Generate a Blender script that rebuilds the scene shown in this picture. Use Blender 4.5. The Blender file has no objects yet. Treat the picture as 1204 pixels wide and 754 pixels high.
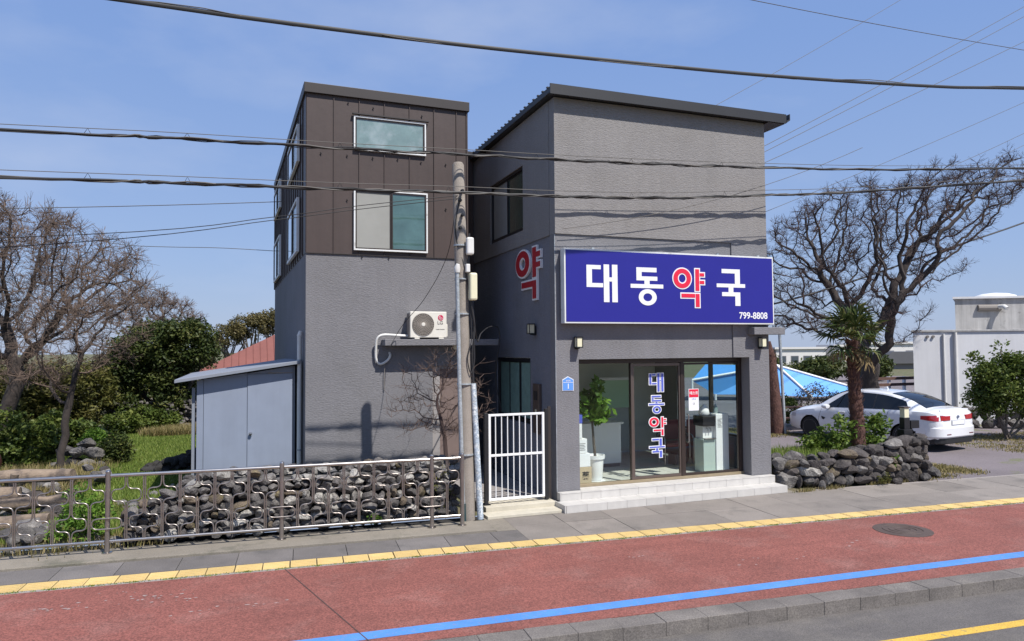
import bpy, bmesh, math, random
import numpy as np
from mathutils import Vector, Matrix, kdtree
R = math.radians
random.seed(7); rng = np.random.default_rng(7)
scene = bpy.context.scene
col = scene.collection
# ---------------------------------------------------------------- camera
YAW, PIT, ROLL, CH = R(20.5), R(2.3), R(0.45), 2.9
f = Vector((math.sin(YAW)*math.cos(PIT), math.cos(YAW)*math.cos(PIT), math.sin(PIT)))
r0 = Vector((math.cos(YAW), -math.sin(YAW), 0)); u0 = r0.cross(f)
r_ = r0*math.cos(ROLL) - u0*math.sin(ROLL); u_ = u0*math.cos(ROLL) + r0*math.sin(ROLL)
cd = bpy.data.cameras.new('camera'); cam = bpy.data.objects.new('camera', cd); col.objects.link(cam)
cam.matrix_world = Matrix(((r_.x, u_.x, -f.x, 0), (r_.y, u_.y, -f.y, 0), (r_.z, u_.z, -f.z, CH), (0, 0, 0, 1)))
cd.sensor_width = 36; cd.lens = 842/1204*36; cd.clip_start = .1; cd.clip_end = 3000
scene.camera = cam
# ---------------------------------------------------------------- sky, sun, exposure
sd = Vector((.40, -1.0, 1.55)).normalized()            # towards the sun
SUN_EL = math.asin(sd.z)
w = bpy.data.worlds.new('World'); scene.world = w; w.use_nodes = True
nt = w.node_tree; nt.nodes.clear()
def N(t, ty, **k):
    n = t.nodes.new(ty)
    for a, b in k.items():
        if a == 'ins':
            for i, v in b.items(): n.inputs[i].default_value = v
        else: setattr(n, a, b)
    return n
sky = N(nt, 'ShaderNodeTexSky', sky_type='NISHITA', sun_disc=False, sun_elevation=SUN_EL, sun_rotation=math.atan2(sd.x, sd.y), air_density=1.15, dust_density=.5, ozone_density=2.2, altitude=20)
tc = N(nt, 'ShaderNodeTexCoord'); mp = N(nt, 'ShaderNodeMapping', ins={'Scale': (1.0, 1.0, 2.4), 'Location': (.35, .1, .2)})
nz = N(nt, 'ShaderNodeTexNoise', ins={'Scale': 2.3, 'Detail': 6, 'Roughness': .52})
rp = N(nt, 'ShaderNodeMapRange', ins={'From Min': .50, 'From Max': .82, 'To Min': 0, 'To Max': .45})
mx = N(nt, 'ShaderNodeMix', data_type='RGBA'); mx.inputs['B'].default_value = (4.6, 5.0, 6.0, 1)
tint = N(nt, 'ShaderNodeMix', data_type='RGBA', blend_type='MULTIPLY'); tint.inputs['Factor'].default_value = 1; tint.inputs['B'].default_value = (1.0, 1.0, 1.0, 1)
bg = N(nt, 'ShaderNodeBackground', ins={'Strength': .1}); wo = N(nt, 'ShaderNodeOutputWorld')
L = nt.links.new
L(tc.outputs['Generated'], mp.inputs['Vector']); L(mp.outputs[0], nz.inputs['Vector']); L(nz.outputs['Fac'], rp.inputs['Value'])
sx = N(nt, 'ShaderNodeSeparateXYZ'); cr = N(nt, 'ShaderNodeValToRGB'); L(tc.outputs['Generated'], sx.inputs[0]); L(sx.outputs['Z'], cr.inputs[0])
for i_, (p_, c_) in enumerate(((0, (2.75, 3.45, 4.95)), (.12, (2.25, 3.2, 5.3)), (.38, (1.62, 2.62, 5.15)), (1, (1.25, 2.1, 4.5)))):  # last stop, zenith out of view, is brightened to fill the shaded side wall
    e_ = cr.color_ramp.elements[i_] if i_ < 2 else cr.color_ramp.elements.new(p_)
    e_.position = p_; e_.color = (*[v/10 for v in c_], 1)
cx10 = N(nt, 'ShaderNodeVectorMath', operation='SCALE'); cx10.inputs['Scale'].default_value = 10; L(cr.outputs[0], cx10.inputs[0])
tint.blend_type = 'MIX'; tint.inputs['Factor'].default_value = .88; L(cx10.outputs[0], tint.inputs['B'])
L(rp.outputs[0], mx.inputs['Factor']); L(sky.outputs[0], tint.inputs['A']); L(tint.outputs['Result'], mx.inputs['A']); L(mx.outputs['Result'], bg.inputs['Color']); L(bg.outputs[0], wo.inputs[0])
sl = bpy.data.lights.new('sun', 'SUN'); sl.energy = 4.2; sl.angle = R(.53); sl.color = (1, .955, .89)
so = bpy.data.objects.new('sun', sl); col.objects.link(so); so.rotation_euler = sd.to_track_quat('Z', 'Y').to_euler()
so.location = (0, 0, 30)
vs = scene.view_settings; vs.view_transform = 'Standard'; vs.look = 'None'; vs.exposure = 0.5; vs.gamma = 1; vs.use_curve_mapping = False
scene.cycles.max_bounces = 8; scene.cycles.transparent_max_bounces = 16

# ================================================================= helpers
def mat(name, c, rough=.8, var=.0, vscale=3., bump=0., bscale=40., bstr=(1, 1, 1), metal=0., spec=.5, obrand=0., lng=0, spmap=None, c2=None, c2th=None, c2scale=2., speck=None, coat=0., detail=4, bdist=.01, streak=0):
    """procedural material: base colour, broad variation, patches of a second colour, per-object variation and bump"""
    m = bpy.data.materials.new(name); m.use_nodes = True; t = m.node_tree; t.nodes.clear(); l = t.links.new
    o = N(t, 'ShaderNodeOutputMaterial'); b = N(t, 'ShaderNodeBsdfPrincipled', ins={'Roughness': rough, 'Metallic': metal, 'Specular IOR Level': spec, 'Coat Weight': coat})
    l(b.outputs[0], o.inputs[0]); g = N(t, 'ShaderNodeNewGeometry'); pos = g.outputs['Position']
    rgb = N(t, 'ShaderNodeRGB'); rgb.outputs[0].default_value = (*c, 1); cur = rgb.outputs[0]
    def noise(sc, det=4, ro=.55, mapping=None, seed=0):
        n = N(t, 'ShaderNodeTexNoise', ins={'Scale': sc, 'Detail': det, 'Roughness': ro})
        mpn = N(t, 'ShaderNodeMapping', ins={'Scale': mapping or (1, 1, 1), 'Location': (seed, seed*.7, seed*.3)})
        l(pos, mpn.inputs[0]); l(mpn.outputs[0], n.inputs['Vector']); return n.outputs['Fac']
    def mixc(fac, a, bcol, bt='MIX'):
        x = N(t, 'ShaderNodeMix', data_type='RGBA', blend_type=bt)
        if fac is None: x.inputs['Factor'].default_value = 1
        elif isinstance(fac, float): x.inputs['Factor'].default_value = fac
        else: l(fac, x.inputs['Factor'])
        l(a, x.inputs['A'])
        if isinstance(bcol, tuple): x.inputs['B'].default_value = (*bcol, 1)
        else: l(bcol, x.inputs['B'])
        return x.outputs['Result']
    def rng_(v, a, b_, c_, d_):
        x = N(t, 'ShaderNodeMapRange', ins={'From Min': a, 'From Max': b_, 'To Min': c_, 'To Max': d_}); l(v, x.inputs['Value']); return x.outputs[0]
    if c2 is not None:
        th = c2th or (.5, .62); cur = mixc(rng_(noise(c2scale, 6, .6, None, 5), th[0], th[1], 0, 1), cur, c2)
    if var > 0:
        n = rng_(noise(vscale, 5, .6, None, 2), .25, .75, 1-var, 1+var); cur = mixc(None, cur, comb(t, l, n), 'MULTIPLY')
    if streak > 0:
        n = rng_(noise(2.2, 4, .6, (3, 3, .25), 9), .3, .8, 1+streak*.3, 1-streak); cur = mixc(None, cur, comb(t, l, n), 'MULTIPLY')
    if lng > 0:
        n = rng_(noise(1.6, 5, .65, (.22, 2.6, 1), 21), .25, .75, 1-lng, 1+lng); cur = mixc(None, cur, comb(t, l, n), 'MULTIPLY')
    if speck:
        n = rng_(noise(speck[0], 2, .7, spmap, 11), .35, .65, 1-speck[1], 1+speck[1]); cur = mixc(None, cur, comb(t, l, n), 'MULTIPLY')
    if obrand > 0:
        oi = N(t, 'ShaderNodeObjectInfo'); n = rng_(oi.outputs['Random'], 0, 1, 1-obrand, 1+obrand); cur = mixc(None, cur, comb(t, l, n), 'MULTIPLY')
    l(cur, b.inputs['Base Color'])
    if bump > 0:
        bn = N(t, 'ShaderNodeBump', ins={'Strength': bump, 'Distance': bdist}); l(noise(bscale, detail, .6, bstr, 1), bn.inputs['Height']); l(bn.outputs[0], b.inputs['Normal'])
    return m
def comb(t, l, v):
    x = t.nodes.new('ShaderNodeCombineXYZ')
    for i in range(3): l(v, x.inputs[i])
    return x.outputs[0]
def leafmat(name, cols, trans=.25, rough=.55, spec=.3):
    m = bpy.data.materials.new(name); m.use_nodes = True; t = m.node_tree; t.nodes.clear(); l = t.links.new
    o = N(t, 'ShaderNodeOutputMaterial'); b = N(t, 'ShaderNodeBsdfPrincipled', ins={'Roughness': rough, 'Specular IOR Level': spec})
    tr = N(t, 'ShaderNodeBsdfTranslucent'); ms = N(t, 'ShaderNodeMixShader', ins={0: trans})
    a = N(t, 'ShaderNodeAttribute', attribute_name='tint'); cr = N(t, 'ShaderNodeValToRGB')
    els = cr.color_ramp.elements
    while len(els) < len(cols): els.new(.5)
    for i, c in enumerate(cols): els[i].position = i/(len(cols)-1); els[i].color = (*c, 1)
    l(a.outputs['Fac'], cr.inputs[0]); l(cr.outputs[0], b.inputs['Base Color']); l(cr.outputs[0], tr.inputs[0])
    l(b.outputs[0], ms.inputs[1]); l(tr.outputs[0], ms.inputs[2]); l(ms.outputs[0], o.inputs[0])
    return m
def glassmat(name, tintc=(.8, .9, .88), refl=1.0, ior=1.5):
    m = bpy.data.materials.new(name); m.use_nodes = True; t = m.node_tree; t.nodes.clear(); l = t.links.new
    o = N(t, 'ShaderNodeOutputMaterial'); tr = N(t, 'ShaderNodeBsdfTransparent'); tr.inputs[0].default_value = (*tintc, 1)
    gl = N(t, 'ShaderNodeBsdfGlossy', ins={'Roughness': .01}); fr = N(t, 'ShaderNodeFresnel', ins={'IOR': ior}); ms = N(t, 'ShaderNodeMixShader')
    ge = N(t, 'ShaderNodeNewGeometry'); io = N(t, 'ShaderNodeMapRange', ins={'From Min': 0, 'From Max': 1, 'To Min': ior, 'To Max': 1/ior}); l(ge.outputs['Backfacing'], io.inputs['Value']); l(io.outputs[0], fr.inputs['IOR'])
    mm = N(t, 'ShaderNodeMath', operation='MULTIPLY'); mm.inputs[1].default_value = refl*.5; l(fr.outputs[0], mm.inputs[0]); l(mm.outputs[0], ms.inputs[0])
    l(tr.outputs[0], ms.inputs[1]); l(gl.outputs[0], ms.inputs[2]); l(ms.outputs[0], o.inputs[0]); return m

class MB:
    def __init__(s): s.v = []; s.f = []
    def add(s, vs_, fs_):
        k = len(s.v); s.v += [tuple(p) for p in vs_]; s.f += [tuple(i+k for i in q) for q in fs_]; return s
    def box(s, x0, x1, y0, y1, z0, z1):
        if x0 > x1: x0, x1 = x1, x0
        if y0 > y1: y0, y1 = y1, y0
        if z0 > z1: z0, z1 = z1, z0
        return s.add([(x0,y0,z0),(x1,y0,z0),(x1,y1,z0),(x0,y1,z0),(x0,y0,z1),(x1,y0,z1),(x1,y1,z1),(x0,y1,z1)],
                     [(0,3,2,1),(4,5,6,7),(0,1,5,4),(1,2,6,5),(2,3,7,6),(3,0,4,7)])
    def prism(s, poly, axis, a, b):
        """polygon in the plane of the two other axes, extruded along axis from a to b"""
        n = len(poly)
        def P(p, h): return {'x': (h, p[0], p[1]), 'y': (p[0], h, p[1]), 'z': (p[0], p[1], h)}[axis]
        return s.add([P(p, a) for p in poly]+[P(p, b) for p in poly], [tuple(range(n))[::-1], tuple(range(n, 2*n))]+[(i, (i+1) % n, n+(i+1) % n, n+i) for i in range(n)])
    def tube(s, pts, r, n=8, cap=True):
        pts = [Vector(p) for p in pts]; m = len(pts); rs = r if hasattr(r, '__len__') else [r]*m
        prev = None; k = len(s.v)
        for i, p in enumerate(pts):
            d = (pts[min(i+1, m-1)]-pts[max(i-1, 0)])
            d = d.normalized() if d.length > 1e-9 else Vector((0, 0, 1))
            if prev is None:
                a = d.cross(Vector((0, 0, 1)));
                if a.length < .1: a = d.cross(Vector((1, 0, 0)))
            else: a = prev - d*prev.dot(d)
            a.normalize(); prev = a; b = d.cross(a)
            for j in range(n):
                t = 2*math.pi*j/n; s.v.append(tuple(p+(a*math.cos(t)+b*math.sin(t))*rs[i]))
        for i in range(m-1):
            for j in range(n): s.f.append((k+i*n+j, k+i*n+(j+1) % n, k+(i+1)*n+(j+1) % n, k+(i+1)*n+j))
        if cap: s.f.append(tuple(k+j for j in range(n))[::-1]); s.f.append(tuple(k+(m-1)*n+j for j in range(n)))
        return s
    def lathe(s, prof, n=16, c=(0, 0, 0), axis='z'):
        k = len(s.v)
        for (r, h) in prof:
            for j in range(n):
                t = 2*math.pi*j/n; a, b = r*math.cos(t), r*math.sin(t)
                p = {'z': (a, b, h), 'y': (a, h, b), 'x': (h, a, b)}[axis]
                s.v.append((p[0]+c[0], p[1]+c[1], p[2]+c[2]))
        for i in range(len(prof)-1):
            for j in range(n): s.f.append((k+i*n+j, k+i*n+(j+1) % n, k+(i+1)*n+(j+1) % n, k+(i+1)*n+j))
        s.f.append(tuple(k+j for j in range(n))[::-1]); s.f.append(tuple(k+(len(prof)-1)*n+j for j in range(n))); return s
    def quad(s, a, b, c, d): return s.add([a, b, c, d], [(0, 1, 2, 3)])
    def xf(s, M):
        s.v = [tuple(M @ Vector(p)) for p in s.v]; return s
WO = {}
def thing(name, label, cat, group=None, loc=(0, 0, 0)):
    o = bpy.data.objects.new(name, None); col.objects.link(o); o.empty_display_size = .3
    o.location = loc; WO[o] = Vector(loc); o['label'] = label; o['category'] = cat
    if group: o['group'] = group
    return o
def shade(me, ang=None):
    if ang is None: return
    me.polygons.foreach_set('use_smooth', [True]*len(me.polygons))
    try: me.set_sharp_from_angle(angle=R(ang))
    except Exception: pass
def mesh(name, mb, m):
    me = bpy.data.meshes.new(name); me.from_pydata(mb.v, [], mb.f); me.update()
    if 8 < len(mb.v) < 20000:
        bm_ = bmesh.new(); bm_.from_mesh(me); bmesh.ops.recalc_face_normals(bm_, faces=bm_.faces[:]); bm_.to_mesh(me); bm_.free()
    me.materials.append(m); return me
def part(name, mb, m, parent=None, bevel=0, smooth=None, label=None, base=False):
    """one mesh object; vertices are written in the frame the parent's origin frame lives in; the origin moves to the piece's centre"""
    v = np.array(mb.v, float); lo, hi = v.min(0), v.max(0); c = (lo+hi)/2
    if base or parent is None: c[2] = lo[2]
    mb.v = [tuple(p) for p in (v-c)]
    me = mesh(name, mb, m); shade(me, smooth)
    o = bpy.data.objects.new(name, me); col.objects.link(o); WO[o] = Vector(c)
    if parent is not None: o.parent = parent; o.location = Vector(c)-WO[parent]
    else: o.location = c
    if bevel:
        b = o.modifiers.new('bevel', 'BEVEL'); b.width = bevel; b.segments = 2; b.limit_method = 'ANGLE'; b.angle_limit = R(40)
    if label: o['label'] = label
    return o
def inst(name, me, parent, loc, rot=(0, 0, 0), sc=(1, 1, 1), m=None):
    o = bpy.data.objects.new(name, me); col.objects.link(o)
    if parent is not None: o.parent = parent; o.location = Vector(loc)-WO[parent]
    else: o.location = loc
    o.rotation_euler = rot; o.scale = sc; WO[o] = Vector(loc)
    if m is not None: o.material_slots[0].link = 'OBJECT'; o.material_slots[0].material = m
    return o
def rebase(root, loc):
    loc = Vector(loc); d = loc-root.location
    root.location = loc; WO[root] = loc
    for c in list(root.children): c.location = c.location-d
    return root
def structure(o, kind='structure'): o['kind'] = kind; return o
def tagm(o, label, cat, group=None):
    o['label'] = label; o['category'] = cat
    if group: o['group'] = group
    return o
def clone(root):
    c = root.copy(); col.objects.link(c)
    for ch in root.children:
        d = ch.copy(); col.objects.link(d); d.parent = c
        for g in ch.children:
            e = g.copy(); col.objects.link(e); e.parent = d
    return c
def holes(mb, ax, a0, a1, z0, z1, t0, t1, hs):
    """wall of thickness t0..t1 with rectangular openings hs=(a0,a1,z0,z1); ax 'x' runs along x, 'y' along y; the pieces butt end to end"""
    A = sorted({a0, a1, *[h[0] for h in hs], *[h[1] for h in hs]}); A = [a for a in A if a0 <= a <= a1]
    for i in range(len(A)-1):
        c = (A[i]+A[i+1])/2; z = z0
        for h in sorted([h for h in hs if h[0] < c < h[1]], key=lambda h: h[2])+[(0, 0, z1, z1)]:
            if h[2] > z+1e-6:
                if ax == 'x': mb.box(A[i], A[i+1], t0, t1, z, h[2])
                else: mb.box(t0, t1, A[i], A[i+1], z, h[2])
            z = h[3]
    return mb
def catenary(a, b, sag, n=14):
    a, b = Vector(a), Vector(b); return [a.lerp(b, t/n)-Vector((0, 0, 4*sag*(t/n)*(1-t/n))) for t in range(n+1)]
def smoothpath(P, k=6):
    P = [Vector(p) for p in P]; out = []
    for i in range(len(P)-1):
        p0, p1, p2, p3 = P[max(i-1, 0)], P[i], P[i+1], P[min(i+2, len(P)-1)]
        for j in range(k):
            t = j/k; out.append(.5*((2*p1)+(p2-p0)*t+(2*p0-5*p1+4*p2-p3)*t*t+(3*p1-p0-3*p2+p3)*t**3))
    out.append(P[-1]); return out

# street frame: s along the kerb, t towards the buildings, origin on the bikeway's inner edge
TH = -math.atan(.073); SC_, SS_ = math.cos(TH), math.sin(TH)
def S(s, t, z=0): return (s*SC_-t*SS_, 10.13+s*SS_+t*SC_, z)
def sbox(mb, s0, s1, t0, t1, z0, z1):
    b = MB().box(s0, s1, t0, t1, z0, z1); return mb.add([S(*p) for p in b.v], b.f)

# ================================================================= materials
M = {}
M['asphalt'] = mat('asphalt_road', (.112, .102, .096), .9, .14, 1.2, .5, 180, lng=.15, c2=(.15, .135, .12), c2th=(.5, .75), speck=(75, .30), bdist=.006)
M['lot'] = mat('lot_asphalt', (.17, .145, .15), .95, .2, .5, .6, 90, speck=(120, .35), c2=(.13, .14, .06), c2th=(.60, .68), c2scale=1.1)
M['red'] = mat('red_bikeway', (.214, .074, .058), .92, .15, 1.1, .6, 160, speck=(55, .42), lng=.12, c2=(.255, .125, .105), c2th=(.52, .85), c2scale=1.5, bdist=.006)
M['blueline'] = mat('blue_line_paint', (.080, .235, .56), .75, .13, 3, .3, 160, speck=(200, .12), c2=(.17, .22, .36), c2th=(.56, .66), c2scale=16)
M['yellowline'] = mat('yellow_road_paint', (.58, .37, .06), .8, .14, 4, .3, 160, speck=(70, .2), c2=(.25, .20, .12), c2th=(.57, .66), c2scale=16)
M['tactile'] = mat('yellow_tile', (.58, .42, .17), .85, .14, 2.5, .3, 60, obrand=.12, speck=(120, .12), c2=(.42, .30, .10), c2th=(.64, .74), c2scale=6)
M['paver'] = mat('grey_paver', (.215, .190, .168), .9, .14, 1.6, .4, 90, obrand=.13, speck=(60, .16), c2=(.15, .135, .12), c2th=(.55, .75), c2scale=2.5)
M['paver_d'] = mat('dark_paver', (.150, .136, .128), .9, .18, 1.8, .4, 90, obrand=.15, speck=(60, .18), c2=(.10, .095, .09), c2th=(.55, .75), c2scale=2.5)
M['edging'] = mat('pale_edging', (.28, .25, .23), .9, .15, 3, .4, 90, speck=(120, .25), obrand=.06)
M['kerb'] = mat('kerb_stone', (.150, .134, .122), .9, .22, 3, .5, 70, obrand=.05, lng=.16, speck=(60, .28), c2=(.19, .17, .15), c2th=(.5, .72), c2scale=3)
M['concrete'] = mat('concrete_edge', (.215, .19, .155), .9, .2, 1.2, .5, 50, speck=(110, .22), c2=(.14, .13, .10), c2th=(.55, .68), c2scale=2.2)
M['soil'] = mat('ground_soil', (.13, .11, .065), .95, .3, 1.2, .8, 30, c2=(.09, .11, .035), c2th=(.45, .58), c2scale=1.8, bdist=.03)
M['stucco'] = mat('grey_stucco', (.190, .186, .197), .86, .08, .9, .75, 20, (1, 1, 3.6), detail=6, bdist=.018, streak=.075, speck=(20, .09), spmap=(1, 1, 4), c2=(0.172, 0.168, 0.174), c2th=(.56, .72), c2scale=.8)
M['stucco_warm'] = mat('warm_grey_stucco', (.242, .230, .226), .86, .07, .9, .75, 20, (1, 1, 3.6), detail=6, bdist=.018, streak=.075, speck=(20, .09), spmap=(1, 1, 4), c2=(0.222, 0.208, 0.2), c2th=(.56, .72), c2scale=.8)
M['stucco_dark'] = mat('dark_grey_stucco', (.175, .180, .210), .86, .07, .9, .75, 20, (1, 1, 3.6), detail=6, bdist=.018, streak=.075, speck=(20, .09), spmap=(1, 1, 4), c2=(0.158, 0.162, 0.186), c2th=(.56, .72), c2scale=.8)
M['brown'] = mat('brown_sheet_metal', (.066, .047, .042), .5, .10, 1.4, .12, 6, metal=.0, spec=.45, obrand=.05, streak=.14, bdist=.02)
M['brown_d'] = mat('brown_trim_metal', (.035, .028, .026), .5, .1, 2)
M['charcoal'] = mat('charcoal_roof_metal', (.028, .028, .030), .5, .1, 2)
M['white'] = mat('white_frame', (.72, .73, .72), .45, .06, 5, c2=(.45, .44, .42), c2th=(.62, .75), c2scale=6)
M['whitepaint'] = mat('white_gate_paint', (.80, .80, .80), .4, .03, 5)
M['black'] = mat('black_metal', (.014, .014, .016), .45)
M['darkframe'] = mat('dark_bronze_frame', (.06, .045, .04), .35, .1, 5, metal=.5)
M['bronze'] = mat('bronze_frame', (.16, .125, .11), .35, .1, 5, metal=.6)
M['brass'] = mat('brass_sill', (.36, .29, .19), .4, .1, 5, metal=.5)
M['steel'] = mat('stainless_steel', (.52, .49, .46), .3, .12, 8, metal=1.0)
M['steel_d'] = mat('weathered_steel_pipe', (.33, .295, .27), .36, .15, 8, metal=.85)
M['galv'] = mat('galvanised_conduit', (.40, .43, .45), .5, .12, 8, metal=.4, speck=(30, .2))
M['pvc'] = mat('white_pipe', (.70, .69, .66), .5, .08, 4, streak=.12)
M['poleconc'] = mat('pole_concrete', (.29, .255, .22), .9, .14, 2.5, .5, 50, speck=(80, .16), streak=.2)
M['shed'] = mat('shed_blue_grey_panel', (.235, .27, .345), .6, .06, 2, .08, 5, streak=.07, obrand=.02)
M['shedtrim'] = mat('shed_trim', (.22, .24, .28), .6, .05, 3)
M['step'] = mat('white_step_tile', (.52, .50, .47), .55, .07, 6, .1, 40, obrand=.05, streak=.05)
M['cream'] = mat('cream_plastic', (.72, .68, .48), .5, .05, 5)
M['acwhite'] = mat('white_unit_case', (.70, .675, .61), .5, .04, 6)
M['grille'] = mat('grey_grille', (.20, .18, .165), .6)
M['signblue'] = mat('sign_blue_vinyl', (.020, .018, .245), .35, .03, 2)
M['lwhite'] = mat('letter_white', (.80, .80, .82), .4)
M['lred'] = mat('letter_red', (.72, .018, .055), .4)
M['lred_d'] = mat('letter_crimson', (.40, .010, .024), .4)
M['lblue'] = mat('letter_blue', (.09, .12, .52), .5)
M['plate'] = mat('plate_blue', (.12, .30, .72), .4)
M['stone'] = [mat('basalt_%s' % n, c, .92, .28, 6, 1, 13, detail=8, obrand=.30, c2=c2, c2th=(.52, .66), c2scale=sc, speck=(45, .26), bdist=.055) for n, c, c2, sc in
    (('dark', (.085, .078, .076), (.15, .14, .13), 7), ('grey', (.135, .125, .118), (.24, .225, .205), 6), ('brown', (.12, .095, .07), (.17, .14, .07), 5), ('pale', (.30, .285, .26), (.13, .12, .11), 7), ('black', (.058, .050, .048), (.105, .092, .082), 8))]
M['stonedark'] = mat('rubble_core', (.03, .028, .026), .95, .4, 6, 1, 14, bdist=.05)
M['bark'] = mat('grey_bark', (.12, .097, .08), .95, .3, 3, .9, 22, (1, 1, .4), c2=(.17, .15, .125), c2th=(.5, .65), c2scale=3, bdist=.02)
M['bark_d'] = mat('dark_bark', (.050, .040, .036), .95, .3, 3, .9, 22, (1, 1, .4), bdist=.02)
M['twig'] = mat('brown_twig', (.135, .096, .074), .95, .25, 2)
M['twig_r'] = mat('reddish_twig', (.066, .043, .038), .95, .25, 2)
M['driftwood'] = mat('driftwood', (.27, .205, .15), .9, .25, 3, .9, 16, (1, 6, 6), c2=(.13, .10, .08), c2th=(.45, .6), c2scale=4, bdist=.02)
M['cable'] = mat('cable_black', (.025, .024, .025), .6)
M['cable_g'] = mat('cable_grey', (.11, .10, .09), .6)
M['wallw'] = mat('white_render', (.64, .64, .655), .85, .05, 1.2, .2, 40, streak=.07)
M['wallg'] = mat('weathered_render', (.42, .41, .40), .9, .15, 1.6, .3, 30, streak=.35, c2=(.2, .19, .18), c2th=(.6, .7), c2scale=2)
M['redroof'] = mat('red_roof_sheet', (.20, .072, .058), .8, .1, 1.2, .3, 20, streak=.1)
M['tarp'] = mat('blue_tarpaulin', (.09, .33, .74), .6, .05, 1.5)
M['room'] = mat('room_wall', (.66, .66, .62), .9, .05, 2)
M['roomfloor'] = mat('room_floor_tile', (.56, .55, .50), .5, .06, 3)
M['ceil'] = mat('room_ceiling', (.62, .62, .60), .9)
M['counter'] = mat('counter_laminate', (.78, .78, .76), .5, .03, 3)
M['carton'] = mat('cardboard', (.50, .40, .27), .9, .06, 5)
M['cartonw'] = mat('white_carton', (.78, .78, .78), .7, .03, 5)
M['ink'] = mat('dark_ink', (.03, .03, .035), .8)
M['maroon'] = mat('maroon_vinyl', (.17, .045, .045), .5, .1, 5)
M['potw'] = mat('white_pot', (.80, .80, .79), .35)
M['glassf'] = glassmat('storefront_glass', (.95, .975, .965), 1.0)
M['glassp'] = glassmat('clear_pane', (.80, .88, .88), 1.4)
def paneopaque(name, c, rough=.12, coat=.8, var=.12, c2=None):
    return mat(name, c, rough, var, 2.5, spec=.7, coat=coat, c2=c2, c2th=(.5, .75), c2scale=2.2)
M['teal'] = paneopaque('teal_frosted_pane', (.19, .27, .26), .05, 1.0, .2, c2=(.34, .40, .41))
M['teal_d'] = paneopaque('dark_teal_pane', (.075, .145, .14), .04, 1.0, .25)
M['greyscreen'] = mat('insect_screen', (.30, .30, .28), .8, .08, 2)
M['darkpane'] = paneopaque('dark_pane', (.022, .050, .042), .16, .15, .2)
M['curtain'] = mat('green_curtain', (.17, .27, .235), .8, .2, 8)
M['lampglass'] = mat('lamp_glass', (.74, .70, .50), .3)
M['carpaint'] = mat('white_car_paint', (.76, .77, .79), .25, .0, 1, coat=1.0)
M['carglass'] = mat('tinted_car_glass', (.006, .008, .011), .04, spec=.45)
M['rubber'] = mat('tyre_rubber', (.018, .018, .018), .85)
M['rim'] = mat('alloy_rim', (.50, .50, .51), .35, metal=.15)
M['tail'] = mat('red_lens', (.42, .012, .016), .12, coat=1.0)
M['taild'] = mat('dark_red_lens', (.13, .006, .010), .12, coat=1.0)
M['carblack'] = mat('car_black_trim', (.016, .016, .017), .5)
M['farwhite'] = mat('far_white_wall', (.66, .64, .62), .9, .04, .3)
M['fargrey'] = mat('far_grey_wall', (.22, .21, .22), .9, .06, .3)
M['fardark'] = mat('far_window', (.07, .085, .10), .3)
M['farroof'] = mat('far_roof', (.10, .10, .11), .8, .1, .5)
M['thatch'] = mat('old_roof', (.24, .21, .18), .95, .2, 2, .6, 10)
M['manhole'] = mat('iron_manhole', (.085, .06, .05), .7, .2, 8, .4, 60)
M['scuff'] = mat('pale_scuff', (.36, .27, .25), .9, .2, 9)
M['crack'] = mat('dark_joint', (.085, .05, .045), .95, .3, 9)
M['lf_dark'] = leafmat('evergreen_leaf', [(.016, .028, .008), (.036, .056, .013), (.075, .095, .022), (.15, .15, .04)], .2)
M['lf_mid'] = leafmat('shrub_leaf', [(.034, .058, .012), (.072, .11, .020), (.13, .17, .034), (.21, .23, .06)], .28)
M['lf_mid2'] = leafmat('planter_leaf', [(.035, .07, .012), (.08, .14, .022), (.14, .21, .035), (.24, .29, .06)], .3)
M['lf_olive'] = leafmat('olive_leaf', [(.045, .055, .014), (.085, .09, .022), (.145, .14, .035), (.21, .18, .06)], .25)
M['lf_bright'] = leafmat('bright_leaf', [(.05, .10, .015), (.10, .20, .025), (.17, .30, .04), (.27, .38, .07)], .35)
M['lf_dry'] = leafmat('dry_leaf', [(.10, .072, .045), (.16, .12, .07), (.24, .19, .11), (.34, .28, .16)], .2)
M['lf_brown'] = leafmat('budding_twig_tips', [(.085, .062, .045), (.12, .09, .06), (.16, .125, .08), (.20, .17, .10)], .2)
M['lf_hill'] = leafmat('hill_leaf', [(.06, .055, .022), (.10, .088, .032), (.145, .12, .045), (.19, .15, .06)], .15)
M['grass'] = leafmat('grass_blade', [(.085, .135, .024), (.15, .22, .038), (.22, .30, .055), (.32, .36, .10)], .35)
M['drygrass'] = leafmat('dry_grass_blade', [(.11, .12, .03), (.21, .18, .065), (.34, .27, .12), (.44, .36, .19)], .3)
M['palmleaf'] = leafmat('palm_leaf', [(.02, .038, .010), (.045, .072, .016), (.095, .12, .03), (.22, .17, .07)], .2)
M['palmdry'] = leafmat('dry_palm_leaf', [(.14, .09, .04), (.20, .14, .06), (.28, .20, .09), (.36, .28, .14)], .2)
M['palmtrunk'] = mat('palm_fibre', (.10, .048, .038), .95, .35, 12, 1, 30, (1, 1, .5), bdist=.04)

# ================================================================= setting: ground, road, bikeway, pavement
def sheet(name, poly, z, m, kind='structure', parent=None):
    mb = MB(); mb.add([(p[0], p[1], z) for p in poly], [tuple(range(len(poly)))])
    return structure(part(name, mb, m, parent), kind)
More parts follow.
